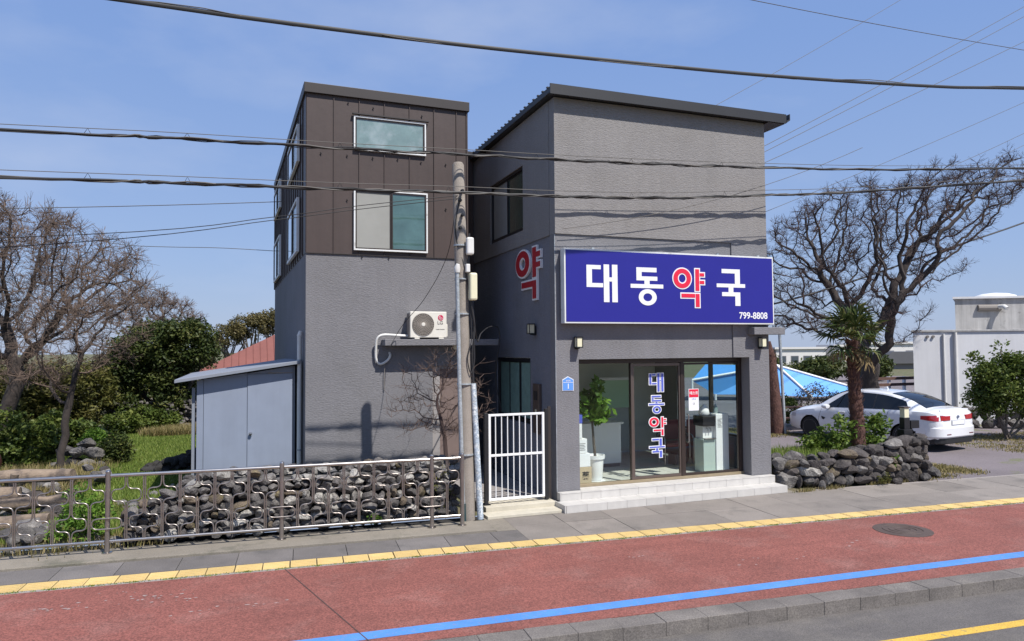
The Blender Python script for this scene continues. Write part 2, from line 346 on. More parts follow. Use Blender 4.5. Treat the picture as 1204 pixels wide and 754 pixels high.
# ground: left field, right lot, far land – one large sheet with a hollow for the road cut
g = MB()
for (s0, s1, t0, t1) in ((-900, 900, 2.25, 1400), (-900, 900, -1400, -9)):
    g.quad(S(s0, t0, -.012), S(s1, t0, -.012), S(s1, t1, -.012), S(s0, t1, -.012))
structure(part('ground', g, M['soil']))
b = MB(); sbox(b, -400, 400, -9.0, -3.15, -.6, -.15); structure(part('road', b, M['asphalt']))
b = MB(); sbox(b, -400, 400, -9.3, -9.0, -.6, -.02); structure(part('far_kerb', b, M['kerb']))
b = MB(); sbox(b, -400, 400, -3.15, 2.25, -.6, -.035); structure(part('pavement_base', b, M['stonedark']))
b = MB(); sbox(b, -60, 60, -4.06, -3.93, -.1495, -.146); structure(part('yellow_line', b, M['yellowline']))
bw = MB(); sbox(bw, -60, 60, -2.87, 0, -.034, 0); bw = structure(part('bikeway', bw, M['red']))
b = MB()
for k in range(24):
    s0, s1 = -60+k*5, -55+k*5; tt = lambda q, o: -2.60+.0165*max(-6, min(16, q))+o
    b.add([S(s0, tt(s0, -.10), .003), S(s1, tt(s1, -.10), .003), S(s1, tt(s1, .10), .003), S(s0, tt(s0, .10), .003)], [(0, 1, 2, 3)])
structure(part('blue_line', b, M['blueline']))
b = MB()
for (s0, s1, dx) in ((1.43, 2.08, .007), (7.0, 7.0, .01)):
    if s0 != s1: b.quad(S(s0-dx, -2.86, .0045), S(s0+dx, -2.86, .0045), S(s0+dx-.9, 0, .0045), S(s0-dx-.9, 0, .0045))
structure(part('bikeway_joint', b, M['crack']))
# paint scuffs on the bikeway
b = MB()
for (cs, ct, n, sp) in ((-1.05, -.62, 26, .22), (-1.9, -.75, 14, .12), (-.55, -.85, 8, .1), (6.9, -1.6, 12, .25), (-.2, -1.3, 9, .14), (.3, -1.3, 6, .1), (-1.4, -.35, 5, .12), (5.2, -.9, 5, .1), (8.6, -1.2, 5, .2)):
    for _ in range(n):
        s, t = cs+rng.normal()*sp*1.5, ct+rng.normal()*sp*.4; k = rng.integers(4, 7); rr = rng.uniform(.005, .028)
        if t > -.04 or t < -2.3: continue
        b.add([S(s+rr*1.6*rng.uniform(.4, 1)*math.cos(a*2*math.pi/k), t+rr*rng.uniform(.3, 1)*math.sin(a*2*math.pi/k), .0042+.0001*(_ % 9)) for a in range(k)], [tuple(range(k))])
structure(part('paint_scuffs', b, M['scuff']), 'stuff')
# kerb stones with top slab (drop kerb on the far right)
kerb = part('kerb', (lambda q: sbox(q, -60, 60, -3.14, -2.875, -.5, -.16))(MB()), M['kerb']); structure(kerb)
me_k = None
for i in range(-2, 26):
    s0 = i*.5-.3; mb = MB(); mb.box(-.249, .249, -.155, .13, -.2, 0)
    if me_k is None: me_k = mesh('kerb_stone', mb, M['kerb'])
    p = S(s0, -3.0, 0+random.uniform(-.004, .003)); o = inst('kerb_stone', me_k, kerb, p, (random.uniform(-.006, .006), 0, TH+random.uniform(-.006, .006)))
    bb = o.modifiers.new('bevel', 'BEVEL'); bb.width = .006; bb.segments = 2
for (s0, s1) in ((-60, -1.55), (12.45, 60)):
    b = MB(); sbox(b, s0, s1, -3.155, -2.871, -.2, -.001); structure(part('kerb_run', b, M['kerb']))
# pale edging, tactile tiles, pavers
pav = structure(part('pavement', (lambda q: sbox(q, -60, 60, .0, 2.25, -.034, -.028))(MB()), M['stonedark']))
me_e = mesh('edging_block', MB().box(-.44, .44, 0.002, .078, -.03, 0), M['edging'])
me_t = mesh('tactile_tile', (lambda q: q)(MB().box(-.172, .172, .082, .402, -.03, 0)), M['tactile'])
tb = MB().box(-.1685, .1685, .086, .398, -.028, 0)
for k in range(4): tb.box(-.145, .145, .115+k*.073, .145+k*.073, 0, .005)
me_t = mesh('tactile_tile', tb, M['tactile'])
for i in range(-7, 24):
    if -5 < i*.89 < 21: inst('edging_block', me_e, pav, S(i*.89, 0, 0), (0, 0, TH))
for i in range(-13, 60):
    inst('tactile_tile', me_t, pav, S(i*.352+.06, 0, .0+random.uniform(-.001, .001)), (random.uniform(-.004, .004), random.uniform(-.004, .004), TH+random.uniform(-.004, .004)))
me_p = mesh('paver', MB().box(-.368, .368, -.315, .315, -.03, 0), M['paver_d'])
for i in range(-7, 5): inst('paver', me_p, pav, S(i*.745+.25, .727, random.uniform(-.002, .002)), (random.uniform(-.003, .003), 0, TH))
inst('paver', mesh('paver', MB().box(-.226, .226, -.315, .315, -.03, 0), M['paver_d']), pav, S(3.831, .727, 0), (0, 0, TH))
me_p2 = mesh('paver', MB().box(-.446, .446, -.443, .443, -.03, 0), M['paver'])
for j in range(2):
    for i in range(0, 18):
        inst('paver', me_p2, pav, S(4.51+i*.9, .854+j*.893, random.uniform(-.002, .002)), (random.uniform(-.003, .003), random.uniform(-.002, .002), TH))
# narrow pale strip at the back of the pavement, concrete fence footing
b = MB(); sbox(b, 10.3, 60, 2.19, 2.27, -.03, .006); structure(part('pavement_edge', b, M['edging']))
b = MB(); sbox(b, -8, 3.72, 1.06, 1.72, -.03, .035); structure(part('fence_footing', b, M['concrete'], bevel=.01))
b = MB(); sbox(b, 3.725, 4.055, 1.046, 2.19, -.03, .004); structure(part('pavement_patch', b, M['concrete']))
# lot and driveway
sheet('parking_lot', [(10.3, 13.4), S(13.2, 2.28)[:2], S(60, 2.28)[:2], (60, 60), (10.3, 60)], -.006, M['lot'])
sheet('tiled_strip', [(5.3, 11.5), (10.4, 11.5), (10.4, 11.95), (5.3, 11.95)], -.004, M['concrete'])
mh = thing('manhole_cover', 'round rusty iron manhole cover set in the red bikeway', 'manhole cover')
part('frame', MB().lathe([(.37, .001), (.43, .001), (.43, .006), (.375, .007)], 32, (9.75, 8.55, 0)), M['manhole'], mh)
part('lid', MB().prism([(9.75+.366*math.cos(k*math.pi/18), 8.55+.366*math.sin(k*math.pi/18)) for k in range(36)], 'z', .003, .008), M['manhole'], mh)
rb = MB()
for k in range(3): rb.tube([(9.75+(.11+k*.09)*math.cos(t*math.pi/14), 8.55+(.11+k*.09)*math.sin(t*math.pi/14), .010) for t in range(29)], .006, 4, False)
part('ribs', rb, M['manhole'], mh); rebase(mh, (9.75, 8.55, 0))

exec_order = []
# ================================================================= shop building
GLY = {  # strokes on a unit square, z up: rects (x0,x1,z0,z1) and rings (cx,cz,rx,rz,irx,irz)
 'dae': ([(0,.175,.39,.975),(.175,.46,.865,.975),(.175,.53,.39,.50),(.55,.73,0,1),(.73,.82,.55,.66),(.82,1,0,1)], []),
 'dong': ([(.18,.80,.88,1),(.18,.34,.76,.88),(.18,.82,.655,.765),(.42,.58,.555,.66),(0,1,.455,.56)], [(.515,.215,.275,.215,.135,.105)]),
 'yak': ([(.70,.84,.42,1),(.84,1.0,.80,.90),(.84,1.0,.60,.70),(.25,.70,.24,.355),(.70,.84,0,.355)], [(.29,.74,.285,.26,.13,.13)]),
 'guk': ([(.18,.64,.885,1),(.64,.82,.60,1),(0,1,.50,.60),(.41,.58,.36,.50),(.18,.64,.26,.37),(.64,.82,0,.37)], [])}
def glyph(mb, key, W, H, place, d0, d1, grow=0.0):
    """place(u, w, d) -> point; u across, w up (metres), d outwards"""
    rects, rings = GLY[key]
    for i, (a, b_, c, d) in enumerate(rects):
        e = .0005*i; x0, x1, z0, z1 = a*W-grow, b_*W+grow, c*H-grow, d*H+grow
        q = MB().box(x0, x1, z0, z1, d0, d1+e); mb.add([place(p[0], p[1], p[2]) for p in q.v], q.f)
    for (cx, cz, rx, rz, ix, iz) in rings:
        n = 36; V = []; F = []
        for k in range(n):
            t = 2*math.pi*k/n; c_, s_ = math.cos(t), math.sin(t)
            ro, rzz, ri, riz = rx*W+grow, rz*H+grow, max(ix*W-grow, .002), max(iz*H-grow, .002)
            for (a, b2, dd) in ((ro, rzz, d0), (ro, rzz, d1+.0037), (ri, riz, d1+.0037), (ri, riz, d0)): V.append(place(cx*W+a*c_, cz*H+b2*s_, dd))
        for k in range(n):
            a, b2 = 4*k, 4*((k+1) % n)
            for j in range(4): F.append((a+j, a+(j+1) % 4, b2+(j+1) % 4, b2+j))
        mb.add(V, F)
    return mb
def textmesh(txt, size, m, name, parent, loc, rot, ext=.002):
    cu = bpy.data.curves.new('t', 'FONT'); cu.body = txt; cu.size = size; cu.extrude = ext; cu.align_x = 'CENTER'; cu.align_y = 'CENTER'; cu.offset = size*.018
    t = bpy.data.objects.new('t', cu); col.objects.link(t); dg = bpy.context.evaluated_depsgraph_get(); dg.update()
    me = bpy.data.meshes.new_from_object(t.evaluated_get(dg)); bpy.data.objects.remove(t); bpy.data.curves.remove(cu)
    me.materials.clear(); me.materials.append(m); return inst(name, me, parent, loc, rot)
def window(parent, name, plane, a0, a1, z0, z1, d, out, fm, panes, fw=.05, depth=.07, mull=True):
    """plane 'y': a along x at y=d, facing -y; plane 'x': a along y at x=d, facing -x. panes: list of materials side by side"""
    def B(mb, p, q, r0_, r1_, o0, o1):
        if plane == 'y': mb.box(p, q, d-o1, d-o0, r0_, r1_)
        else: mb.box(d-o1, d-o0, p, q, r0_, r1_)
        return mb
    fr = MB(); B(fr, a0, a1, z0, z0+fw, 0, depth); B(fr, a0, a1, z1-fw, z1, 0, depth); B(fr, a0, a0+fw, z0+fw, z1-fw, 0, depth-.001); B(fr, a1-fw, a1, z0+fw, z1-fw, 0, depth-.001)
    n = len(panes); wv = (a1-a0-2*fw)/n
    wnd = part('window', fr, fm, parent, bevel=.004)
    if name: wnd['label'] = name
    for i, pm in enumerate(panes):
        p0, p1 = a0+fw+i*wv, a0+fw+(i+1)*wv; off = depth*.25+.012*(i % 2)
        if mull:
            sf = MB(); k = .028
            B(sf, p0+.001, p1-.001, z0+fw+.001, z0+fw+k, off, off+.03); B(sf, p0+.001, p1-.001, z1-fw-k, z1-fw-.001, off, off+.03); B(sf, p0+.001, p0+k, z0+fw+k, z1-fw-k, off, off+.029); B(sf, p1-k, p1-.001, z0+fw+k, z1-fw-k, off, off+.029)
            part('sash', sf, M['darkframe'] if fm is not M['black'] else M['black'], wnd)
            part('pane', B(MB(), p0+k, p1-k, z0+fw+k, z1-fw-k, off+.008, off+.014), pm, wnd)
        else: part('pane', B(MB(), p0+.002, p1-.002, z0+fw+.001, z1-fw-.001, off, off+.008), pm, wnd)
    return wnd

F0 = 12.12; X0, X1, XR = 5.40, 10.24, 9.35; YB = 17.4; ZR = 7.62
sb = thing('shop_building', 'two storey dark grey stucco shop with flat overhanging roof and glazed shopfront', 'building')
# lower front wall: shallow recess below the ledge on the left, flush on the right
w1 = MB()
holes(w1, 'x', X0+.002, XR, .0, 5.05, F0+.03, F0+.26, [(5.87, 9.35, 0, 2.70)])
holes(w1, 'x', XR, X1, .0, 5.05, F0, F0+.26, [(9.35, 9.74, 0, 2.70)])
part('front_wall', w1, M['stucco'], sb)
part('upper_wall', MB().box(X0, X1, F0, F0+.25, 5.051, ZR), M['stucco_warm'], sb)
w2 = MB(); holes(w2, 'y', F0+.262, YB, 0, 5.05, X0+.02, X0+.24, [(13.45, 15.5, 1.38, 2.72)]); w2.box(X0+.02, X0+.22, F0+.04, F0+.261, 0, 5.05)
w2.v = [p for p in w2.v]; part('side_wall', w2, M['stucco_dark'], sb)
w3 = MB(); holes(w3, 'y', F0+.251, YB, 5.051, ZR, X0-.01, X0+.24, [(13.72, 15.82, 5.36, 6.72)]); part('upper_side_wall', w3, M['stucco_warm'], sb)
w4 = MB(); holes(w4, 'y', F0+.262, YB, 0, ZR, X1-.22, X1-.001, [(12.75, 15.2, .95, 2.62)]); part('far_side_wall', w4, M['stucco'], sb)
part('back_wall', MB().box(X0+.24, X1-.22, YB-.22, YB-.001, 0, ZR), M['stucco_dark'], sb)
part('partition', MB().box(X0+.24, X1-.22, 16.2, 16.3, .28, 2.93), M['room'], sb)
part('ceiling', MB().box(X0+.24, X1-.22, F0+.262, YB-.22, 2.95, 3.1), M['ceil'], sb)
part('floor', MB().box(X0+.24, X1-.22, F0+.27, YB-.22, 0, .27), M['roomfloor'], sb)
fl = MB()
for i in range(11):
    for j in range(10): fl.box(5.66+i*.4, 6.05+i*.4, 12.45+j*.4-.02, 12.83+j*.4-.02, .271, .28)
part('floor_tiles', fl, M['roomfloor'], sb)['kind'] = 'stuff'
part('room_lining', MB().box(X0+.242, X0+.26, F0+.27, 13.4, .28, 2.94), M['room'], sb)
# roof: thin slab with overhang, corrugated edge on the side
rf = part('roof', MB().box(X0-.14, X1+.42, F0-.16, YB+.1, ZR+.02, ZR+.14), M['charcoal'], sb, bevel=.01)
rg = MB()
for i in range(24): y = F0-.05+i*.23; rg.box(X0-.155, X1+.40, y, y+.05, ZR+.141, ZR+.162)
part('roof_ribs', rg, M['charcoal'], rf)['kind'] = 'stuff'
part('fascia', MB().box(X0-.15, X1+.43, F0-.19, F0-.161, ZR-.01, ZR+.18), M['charcoal'], rf)
part('gutter', MB().prism([(X1+.431, ZR+.0), (X1+.52, ZR+.06), (X1+.52, ZR+.19), (X1+.50, ZR+.19), (X1+.50, ZR+.08), (X1+.431, ZR+.04)], 'y', F0-.2, YB), M['charcoal'], rf)
part('soffit', MB().box(X1+.001, X1+.41, F0-.15, YB, ZR-.02, ZR+.018), M['brown_d'], sb)
part('corner_bead', MB().box(X0-.004, X0+.006, F0+.026, F0+.04, .28, 5.04), M['galv'], sb)
window(sb, 'two pane dark framed upstairs window in the side wall', 'x', 13.73, 15.81, 5.37, 6.71, X0+.10, 0, M['black'], [M['darkpane'], M['greyscreen']], .05, .08)
window(sb, 'dark framed ground floor window with pale green curtain', 'x', 13.46, 15.49, 1.39, 2.71, X0+.12, 0, M['black'], [M['curtain'], M['curtain'], M['curtain']], .06, .08)
# storefront
st = MB(); YG = 12.40
st.box(5.871, 9.739, YG-.03, YG+.05, 2.61, 2.699)
for x in (5.875, 9.66): st.box(x, x+.07, YG-.03, YG+.05, .33, 2.609)
sf = part('shopfront_frame', st, M['darkframe'], sb, bevel=.004)
part('sill', MB().box(5.872, 9.738, YG-.06, YG+.06, .281, .335), M['brass'], sf, bevel=.004)
part('pane', MB().box(5.946, 7.10, YG+.006, YG+.014, .336, 2.608), M['glassf'], sf)
for x, wm in ((7.10, .047), (8.24, .062)): part('mullion', MB().box(x, x+wm, YG-.035, YG+.055, .336, 2.609), M['bronze'] if x < 8 else M['darkframe'], sf, bevel=.004)
dr = MB(); dr.box(7.149, 8.238, YG-.02, YG+.03, 2.545, 2.60); dr.box(7.149, 8.238, YG-.02, YG+.03, .34, .39); dr.box(7.149, 7.18, YG-.019, YG+.029, .39, 2.545); dr.box(8.205, 8.238, YG-.019, YG+.029, .39, 2.545)
door = part('door', dr, M['bronze'], sb, bevel=.003, label='glass door with vertical blue and red lettering')
part('pane', MB().box(7.181, 8.204, YG+.0, YG+.008, .391, 2.544), M['glassf'], door)
d2 = MB(); d2.box(8.304, 8.345, YG-.018, YG+.028, .34, 2.60); d2.box(8.346, 9.659, YG-.018, YG+.028, 2.56, 2.60); d2.box(8.346, 9.659, YG-.018, YG+.028, .34, .385); d2.box(9.625, 9.659, YG-.017, YG+.027, .385, 2.56)
door2 = part('door', d2, M['darkframe'], sb, bevel=.003, label='plain glass door leaf with a small notice')
part('pane', MB().box(8.346, 9.624, YG+.0, YG+.008, .386, 2.559), M['glassf'], door2)
part('handle', MB().tube([(8.39, YG-.02, 1.0), (8.39, YG-.075, 1.02), (8.39, YG-.075, 1.55), (8.39, YG-.02, 1.57)], .014, 8), M['steel'], door2)
part('pane', MB().box(X1-.12, X1-.11, 12.80, 15.15, 1.0, 2.57), M['glassp'], sb)
fr = MB(); fr.box(X1-.16, X1-.06, 12.751, 15.199, .951, 1.0); fr.box(X1-.16, X1-.06, 12.751, 15.199, 2.57, 2.619); fr.box(X1-.16, X1-.06, 12.751, 12.80, 1.0, 2.57); fr.box(X1-.16, X1-.06, 15.15, 15.199, 1.0, 2.57); fr.box(X1-.16, X1-.06, 13.95, 14.0, 1.0, 2.57)
part('side_window_frame', fr, M['darkframe'], sb)
# window letters
for key, x, z, W_, H_, cm in (('dae', 7.53, 2.03, .33, .37, 'lblue'), ('dong', 7.51, 1.60, .36, .36, 'lblue'), ('yak', 7.51, 1.16, .40, .37, 'lred'), ('guk', 7.51, .73, .36, .38, 'lblue')):
    pl = lambda u, w_, d, x=x, z=z: (x+u, YG-.001-d, z+w_)
    l1 = part('letter', glyph(MB(), key, W_, H_, pl, .0002, .001, .010), M['lwhite'], door, label='pharmacy door lettering')
    part('letter_fill', glyph(MB(), key, W_, H_, pl, .0045, .0056, -.006), M[cm], l1)
# concrete beam stub on the right
part('beam', MB().box(9.72, 10.50, 11.92, F0-.001, 3.16, 3.31), M['stucco'], sb, bevel=.01)
rebase(sb, (X0, F0, 0))

# notice on door
nt_ = thing('door_notice', 'white paper notice with red heading stuck on the glass door', 'notice')
part('sheet', MB().box(8.43, 8.67, YG-.026, YG-.023, 1.63, 2.07), M['lwhite'], nt_)
part('heading', MB().box(8.44, 8.66, YG-.030, YG-.0265, 1.90, 2.06), M['lred'], nt_)
textmesh('\ud14c\uc2a4\ud2b8', .075, M['lwhite'], 'heading_text', nt_, (8.55, YG-.032, 1.98), (math.pi/2, 0, 0), .0008)
textmesh('1.7-1', .05, M['lblue'], 'line_text', nt_, (8.55, YG-.028, 1.86), (math.pi/2, 0, 0), .0008)
textmesh('( )', .05, M['ink'], 'line_text', nt_, (8.55, YG-.028, 1.77), (math.pi/2, 0, 0), .0008)
rebase(nt_, (8.55, YG-.02, 1.63))

# ---- steps
stp = thing('entrance_steps', 'two white tiled steps in front of the shopfront', 'steps')
part('base', MB().box(5.33, 10.17, 11.61, 12.10, 0, .115).box(5.41, 9.738, 12.101, 12.33, 0, .27).box(5.42, 10.22, 11.99, 12.099, .116, .25), M['concrete'], stp)
def tiles(x0, x1, n, y0, y1, z0, z1, root, nm='tile'):
    wv = (x1-x0)/n; me = mesh(nm, MB().box(-wv/2+.0025, wv/2-.0025, 0, y1-y0, 0, z1-z0), M['step'])
    for i in range(n):
        o = inst(nm, me, root, (x0+(i+.5)*wv, y0, z0), (0, 0, 0))
tiles(5.33, 10.18, 12, 11.59, 11.609, .004, .118, stp)      # lower riser
tiles(5.33, 10.18, 12, 11.59, 11.968, .1185, .138, stp)     # lower tread
tiles(5.41, 10.20, 12, 11.97, 11.989, .1385, .262, stp)     # upper riser
tiles(5.872, 9.737, 10, 12.10, 12.335, .271, .281, stp)
tiles(5.41, 10.20, 12, 11.965, 12.099, .2625, .281, stp)
part('side_tile', MB().box(5.305, 5.329, 11.60, 12.09, .004, .138).box(5.385, 5.409, 11.97, 12.11, .1385, .28), M['step'], stp)
rebase(stp, (7.8, 11.6, 0))

# ---- main sign
sg = thing('shop_sign', 'long blue pharmacy sign with white and red lettering over the shopfront', 'sign')
part('box', MB().box(5.50, 10.25, F0-.17, F0-.001, 3.37, 4.76), M['white'], sg, bevel=.004)
part('face', MB().box(5.53, 10.22, F0-.176, F0-.171, 3.40, 4.73), M['signblue'], sg)
YS = F0-.178
for key, x0, x1, z0, z1, red in (('dae', 5.95, 6.60, 3.77, 4.48, 0), ('dong', 6.88, 7.60, 3.72, 4.45, 0), ('yak', 7.82, 8.58, 3.70, 4.50, 1), ('guk', 8.84, 9.53, 3.74, 4.48, 0)):
    pl = lambda u, w_, d, x0=x0, z0=z0: (x0+u, YS-d, z0+w_)
    if red:
        a = part('letter', glyph(MB(), key, x1-x0-.03, z1-z0-.04, pl, .0002, .001, .018), M['lwhite'], sg); part('letter_fill', glyph(MB(), key, x1-x0-.03, z1-z0-.04, pl, .005, .006, -.006), M['lred'], a)
    else: part('letter', glyph(MB(), key, x1-x0, z1-z0, pl, .0002, .001, .0), M['lwhite'], sg)
textmesh('799-8808', .185, M['lwhite'], 'phone_number', sg, (9.72, YS-.003, 3.54), (math.pi/2, 0, 0), .0012)
for x in (6.1, 8.9, 9.9): part('bracket', MB().box(x, x+.05, F0-.12, F0-.06, 4.761, 4.80), M['galv'], sg)
rebase(sg, (7.95, F0-.1, 3.37))
# ---- projecting red letter on the side wall
sy = thing('side_letter_sign', 'red channel letter with white edge on the shaded side wall', 'sign')
XW = X0+.019
pl = lambda u, w_, d: (XW-.003-d, 14.10-u, 3.90+w_)
a = part('letter_body', glyph(MB(), 'yak', 1.32, 1.02, pl, .0, .042, .035), M['lwhite'], sy); part('letter_face', glyph(MB(), 'yak', 1.32, 1.02, pl, .047, .051, .0), M['lred_d'], sy)
rebase(sy, (XW, 13.4, 3.9))
# ---- number plate
ap = thing('house_number_plate', 'small blue house shaped number plate on the left shopfront pillar', 'number plate')
P0 = [(5.535, 2.13), (5.745, 2.13), (5.745, 2.32), (5.64, 2.375), (5.535, 2.32)]
part('rim', MB().prism([(5.64+(x-5.64)*1.1, 2.24+(z-2.24)*1.1) for x, z in P0], 'y', F0+.029, F0+.02), M['lwhite'], ap)
part('plate', MB().prism(P0, 'y', F0+.0195, F0+.015), M['plate'], ap)
part('divider', MB().box(5.54, 5.74, F0+.0145, F0+.012, 2.272, 2.279), M['lwhite'], ap)
textmesh('1', .13, M['lwhite'], 'numeral', ap, (5.642, F0+.013, 2.20), (math.pi/2, 0, 0), .001)
textmesh('\uc0c1\ubaa8\ub85c', .035, M['lwhite'], 'street_name', ap, (5.642, F0+.013, 2.305), (math.pi/2, 0, 0), .001)
rebase(ap, (5.64, F0+.03, 2.13))
# ---- lamps
def wall_lamp(label, x, y, z, rz, grp='lantern lamps on the shop walls'):
    t = thing('wall_lamp', label, 'lamp', grp)
    part('bracket', MB().box(-.03, .03, -.05, 0, -.03, .16).box(-.02, .02, -.12, -.05, -.02, 0), M['black'], t)
    part('lamp_glass', MB().box(-.052, .052, -.157, -.053, .015, .185), M['lampglass'], t, bevel=.003)
    c = MB().box(-.065, .065, -.17, -.04, .186, .205).box(-.065, .065, -.17, -.04, -.003, .0145)
    for sx in (-1, 1):
        for yy in (-.168, -.054): c.box(sx*.058-.006, sx*.058+.006, yy, yy+.012, .0146, .1855)
    part('cage', c, M['black'], t); t.location = (x, y, z); t.rotation_euler = (0, 0, rz); return t
wall_lamp('small black caged lantern above the house number plate', 5.87-.05, F0+.03, 2.92, 0)
wall_lamp('small black caged lantern under the beam at the right end of the shopfront', 10.0, F0, 2.90, 0)
wl = wall_lamp('small lantern on the shaded side wall below the red letter', XW, 13.15, 3.20, -math.pi/2)
# ---- intercom panel and service cabinet
ip = thing('meter_cabinet', 'narrow metal meter cabinet with dark square dial beside the gate', 'cabinet')
part('case', MB().box(XW-.06, XW-.001, 12.88, 13.20, 1.25, 2.22), M['bronze'], ip, bevel=.006)
part('dial', MB().box(XW-.075, XW-.061, 12.96, 13.12, 1.9, 2.08), M['black'], ip, bevel=.01)
part('latch', MB().box(XW-.07, XW-.061, 13.0, 13.06, 1.66, 1.72), M['cream'], ip); rebase(ip, (XW, 13.04, 1.25))

# ================================================================= gate, threshold, passage
gt = thing('white_gate', 'white barred metal gate across the passage between the buildings', 'gate')
GX0, GX1, GY = 4.12, 5.16, 12.22
for sx in (GX0, GX1): part('stile', MB().box(sx-.022, sx+.022, GY-.02, GY+.02, .20, 1.74), M['whitepaint'], gt, bevel=.004)
for z in (.22, 1.0, 1.72): part('rail', MB().box(GX0+.023, GX1-.023, GY-.018, GY+.018, z-.02, z+.02), M['whitepaint'], gt, bevel=.003)
bm = mesh('gate_bar', MB().tube([(0, 0, .241), (0, 0, .979)], .011, 8).tube([(0, 0, 1.021), (0, 0, 1.699)], .011, 8), M['whitepaint'])
for i in range(8): inst('bar', bm, gt, (GX0+.115*(i+1), GY, 0))
part('post', MB().box(GX0-.10, GX0-.035, GY-.03, GY+.035, .15, 1.76), M['black'], gt, bevel=.004)
part('post', MB().box(GX1+.035, GX1+.095, GY-.03, GY+.035, .15, 1.80), M['black'], gt, bevel=.004)
part('latch_plate', MB().box(GX1+.1, GX1+.16, GY+.0, GY+.03, .16, 1.84), M['brown_d'], gt)
part('base_plate', MB().box(GX0-.13, GX0-.0, GY-.06, GY+.06, .137, .149), M['black'], gt); rebase(gt, (4.64, GY, .15))
th = MB().box(3.98, 5.33, 12.02, 12.5, 0, .135).box(3.9, 5.30, 11.68, 12.019, 0, .055); part_th = structure(part('threshold_step', th, mat('pale_threshold', (.50, .46, .37), .85, .15, 3, .3, 40, streak=.1), bevel=.008))
pf = structure(part('passage_floor', MB().box(3.98, 5.40, 12.501, 17.1, -.02, .13), M['paver']))
ps = MB()
for i in range(18): ps.box(4.0, 5.38, 12.52+i*.24, 12.52+i*.24+.215, .131, .145)
structure(part('passage_slats', ps, mat('grey_slatted_tile', (.27, .25, .24), .8, .1, 3)), 'stuff')

# ================================================================= tower building (authored in its own frame, then turned)
tw = thing('tower_building', 'tall narrow annexe, brown sheet metal above grey stucco', 'building')
TW, TD, TZ, TT = 3.36, 9.3, 4.85, 8.06
wl_ = MB(); holes(wl_, 'x', 0, TW, 0, TZ, 0, .2, [(2.58, 3.26, 0, 2.56)]); wl_.box(0, .2, .201, TD, 0, TZ); wl_.box(TW-.2, TW, .201, TD, 0, TZ); part('wall', wl_, M['stucco'], tw)
part('back_wall', MB().box(.2, TW-.2, TD-.2, TD-.001, 0, TT), M['stucco_dark'], tw)
part('upper_core', MB().box(.03, TW-.03, .03, TD-.21, TZ+.001, TT), M['brown_d'], tw)
me_c = {}
def panel(x0, x1, nm='metal_panel'):
    return MB().box(x0+.004, x1-.012, .002, .029, TZ+.0, TT-.001).box(x1-.011, x1+.003, -.022, .03, TZ+.0, TT-.001)
xs = [0, .54, 1.05, 1.57, 2.10, 2.63, 3.13, TW]
for i in range(7): part('metal_panel', panel(xs[i], xs[i+1]), M['brown'], tw)
ms = mesh('metal_panel', MB().box(-.02, .02, .004, .50, TZ, TT-.001).box(-.045, .02, .501, .515, TZ, TT-.001), M['brown'])
for i in range(18): inst('metal_panel', ms, tw, (.012, .02+i*.516, 0))
for i in range(18): inst('metal_panel', ms, tw, (TW-.012, .02+(i+1)*.516, 0), (0, 0, math.pi))
cp = MB().box(-.05, TW+.05, -.06, .05, TT, TT+.2); part('coping', cp, M['brown_d'], tw, bevel=.006)
part('coping', MB().box(-.05, .05, .051, TD, TT, TT+.198), M['brown_d'], tw); part('coping', MB().box(TW-.05, TW+.05, .051, TD, TT, TT+.198), M['brown_d'], tw)
part('roof', MB().box(.051, TW-.051, .051, TD-.01, TT+.02, TT+.1), M['charcoal'], tw)
part('drip_edge', MB().box(-.012, TW+.012, -.028, .0, TZ-.012, TZ-.001), M['brown_d'], tw)
window(tw, 'high wide frosted window with weathered white frame', 'y', .93, 2.44, 6.99, 7.69, -.001, 0, M['white'], [M['teal']], .03, .06)
window(tw, 'lower sliding window with grey screen and teal pane', 'y', .93, 2.47, 4.93, 6.19, -.001, 0, M['white'], [M['greyscreen'], M['teal_d']], .032, .07)
part('window_hood', MB().box(.90, 2.50, -.09, -.024, 7.715, 7.74), M['brown_d'], tw)
for (y0, y1) in ((1.0, 3.5), (6.2, 8.6)):
    for (z0, z1) in ((6.92, 7.72), (5.0, 6.15)): window(tw, None, 'x', y0, y1, z0, z1, -.034, 0, M['white'], [M['darkpane'], M['teal_d']], .05, .06)
# small folded screw caps on the panels
sc = MB()
for (x, z) in ((.28, 6.86), (.8, 6.86), (1.32, 6.86), (1.84, 6.88), (2.34, 6.86), (2.88, 6.86), (.8, 5.95), (2.88, 5.9), (.82, 7.95), (1.33, 7.9), (2.36, 7.85), (1.1, 4.80), (1.65, 4.80)): sc.tube([(x, .0, z), (x+.012, -.022, z-.015), (x-.008, -.024, z+.015)], .009, 5)
part('screw_caps', sc, M['black'], tw)['kind'] = 'stuff'
# door in the tower with lit pale jamb
dm = mat('brown_door_paint', (.19, .14, .125), .6, .08, 4, streak=.1)
td = part('door', MB().box(2.76, 3.20, .10, .15, 0, 2.50), dm, tw, label='narrow brown side door in shade')
jb = MB().box(2.582, 2.755, .06, .199, 0, 2.50).box(3.202, 3.258, .06, .199, 0, 2.50).box(2.582, 3.258, .06, .199, 2.501, 2.559); part('door_jamb', jb, mat('pale_jamb', (.30, .28, .275), .7, .06, 3), tw)
part('knob', MB().lathe([(.0, -.06), (.028, -.05), (.03, -.03), (.012, -.0), (.012, .04)], 12, (2.69, .03, 1.45), 'y'), M['steel'], tw)
# canopy slab over the door
part('canopy', MB().box(1.50, 3.95, -.36, -.001, 2.99, 3.12), M['stucco'], tw, bevel=.01)
part('canopy_lamp', MB().lathe([(.0, 2.90), (.08, 2.905), (.11, 2.94), (.11, 2.988)], 16, (3.08, -.2, 0)), M['lampglass'], tw)
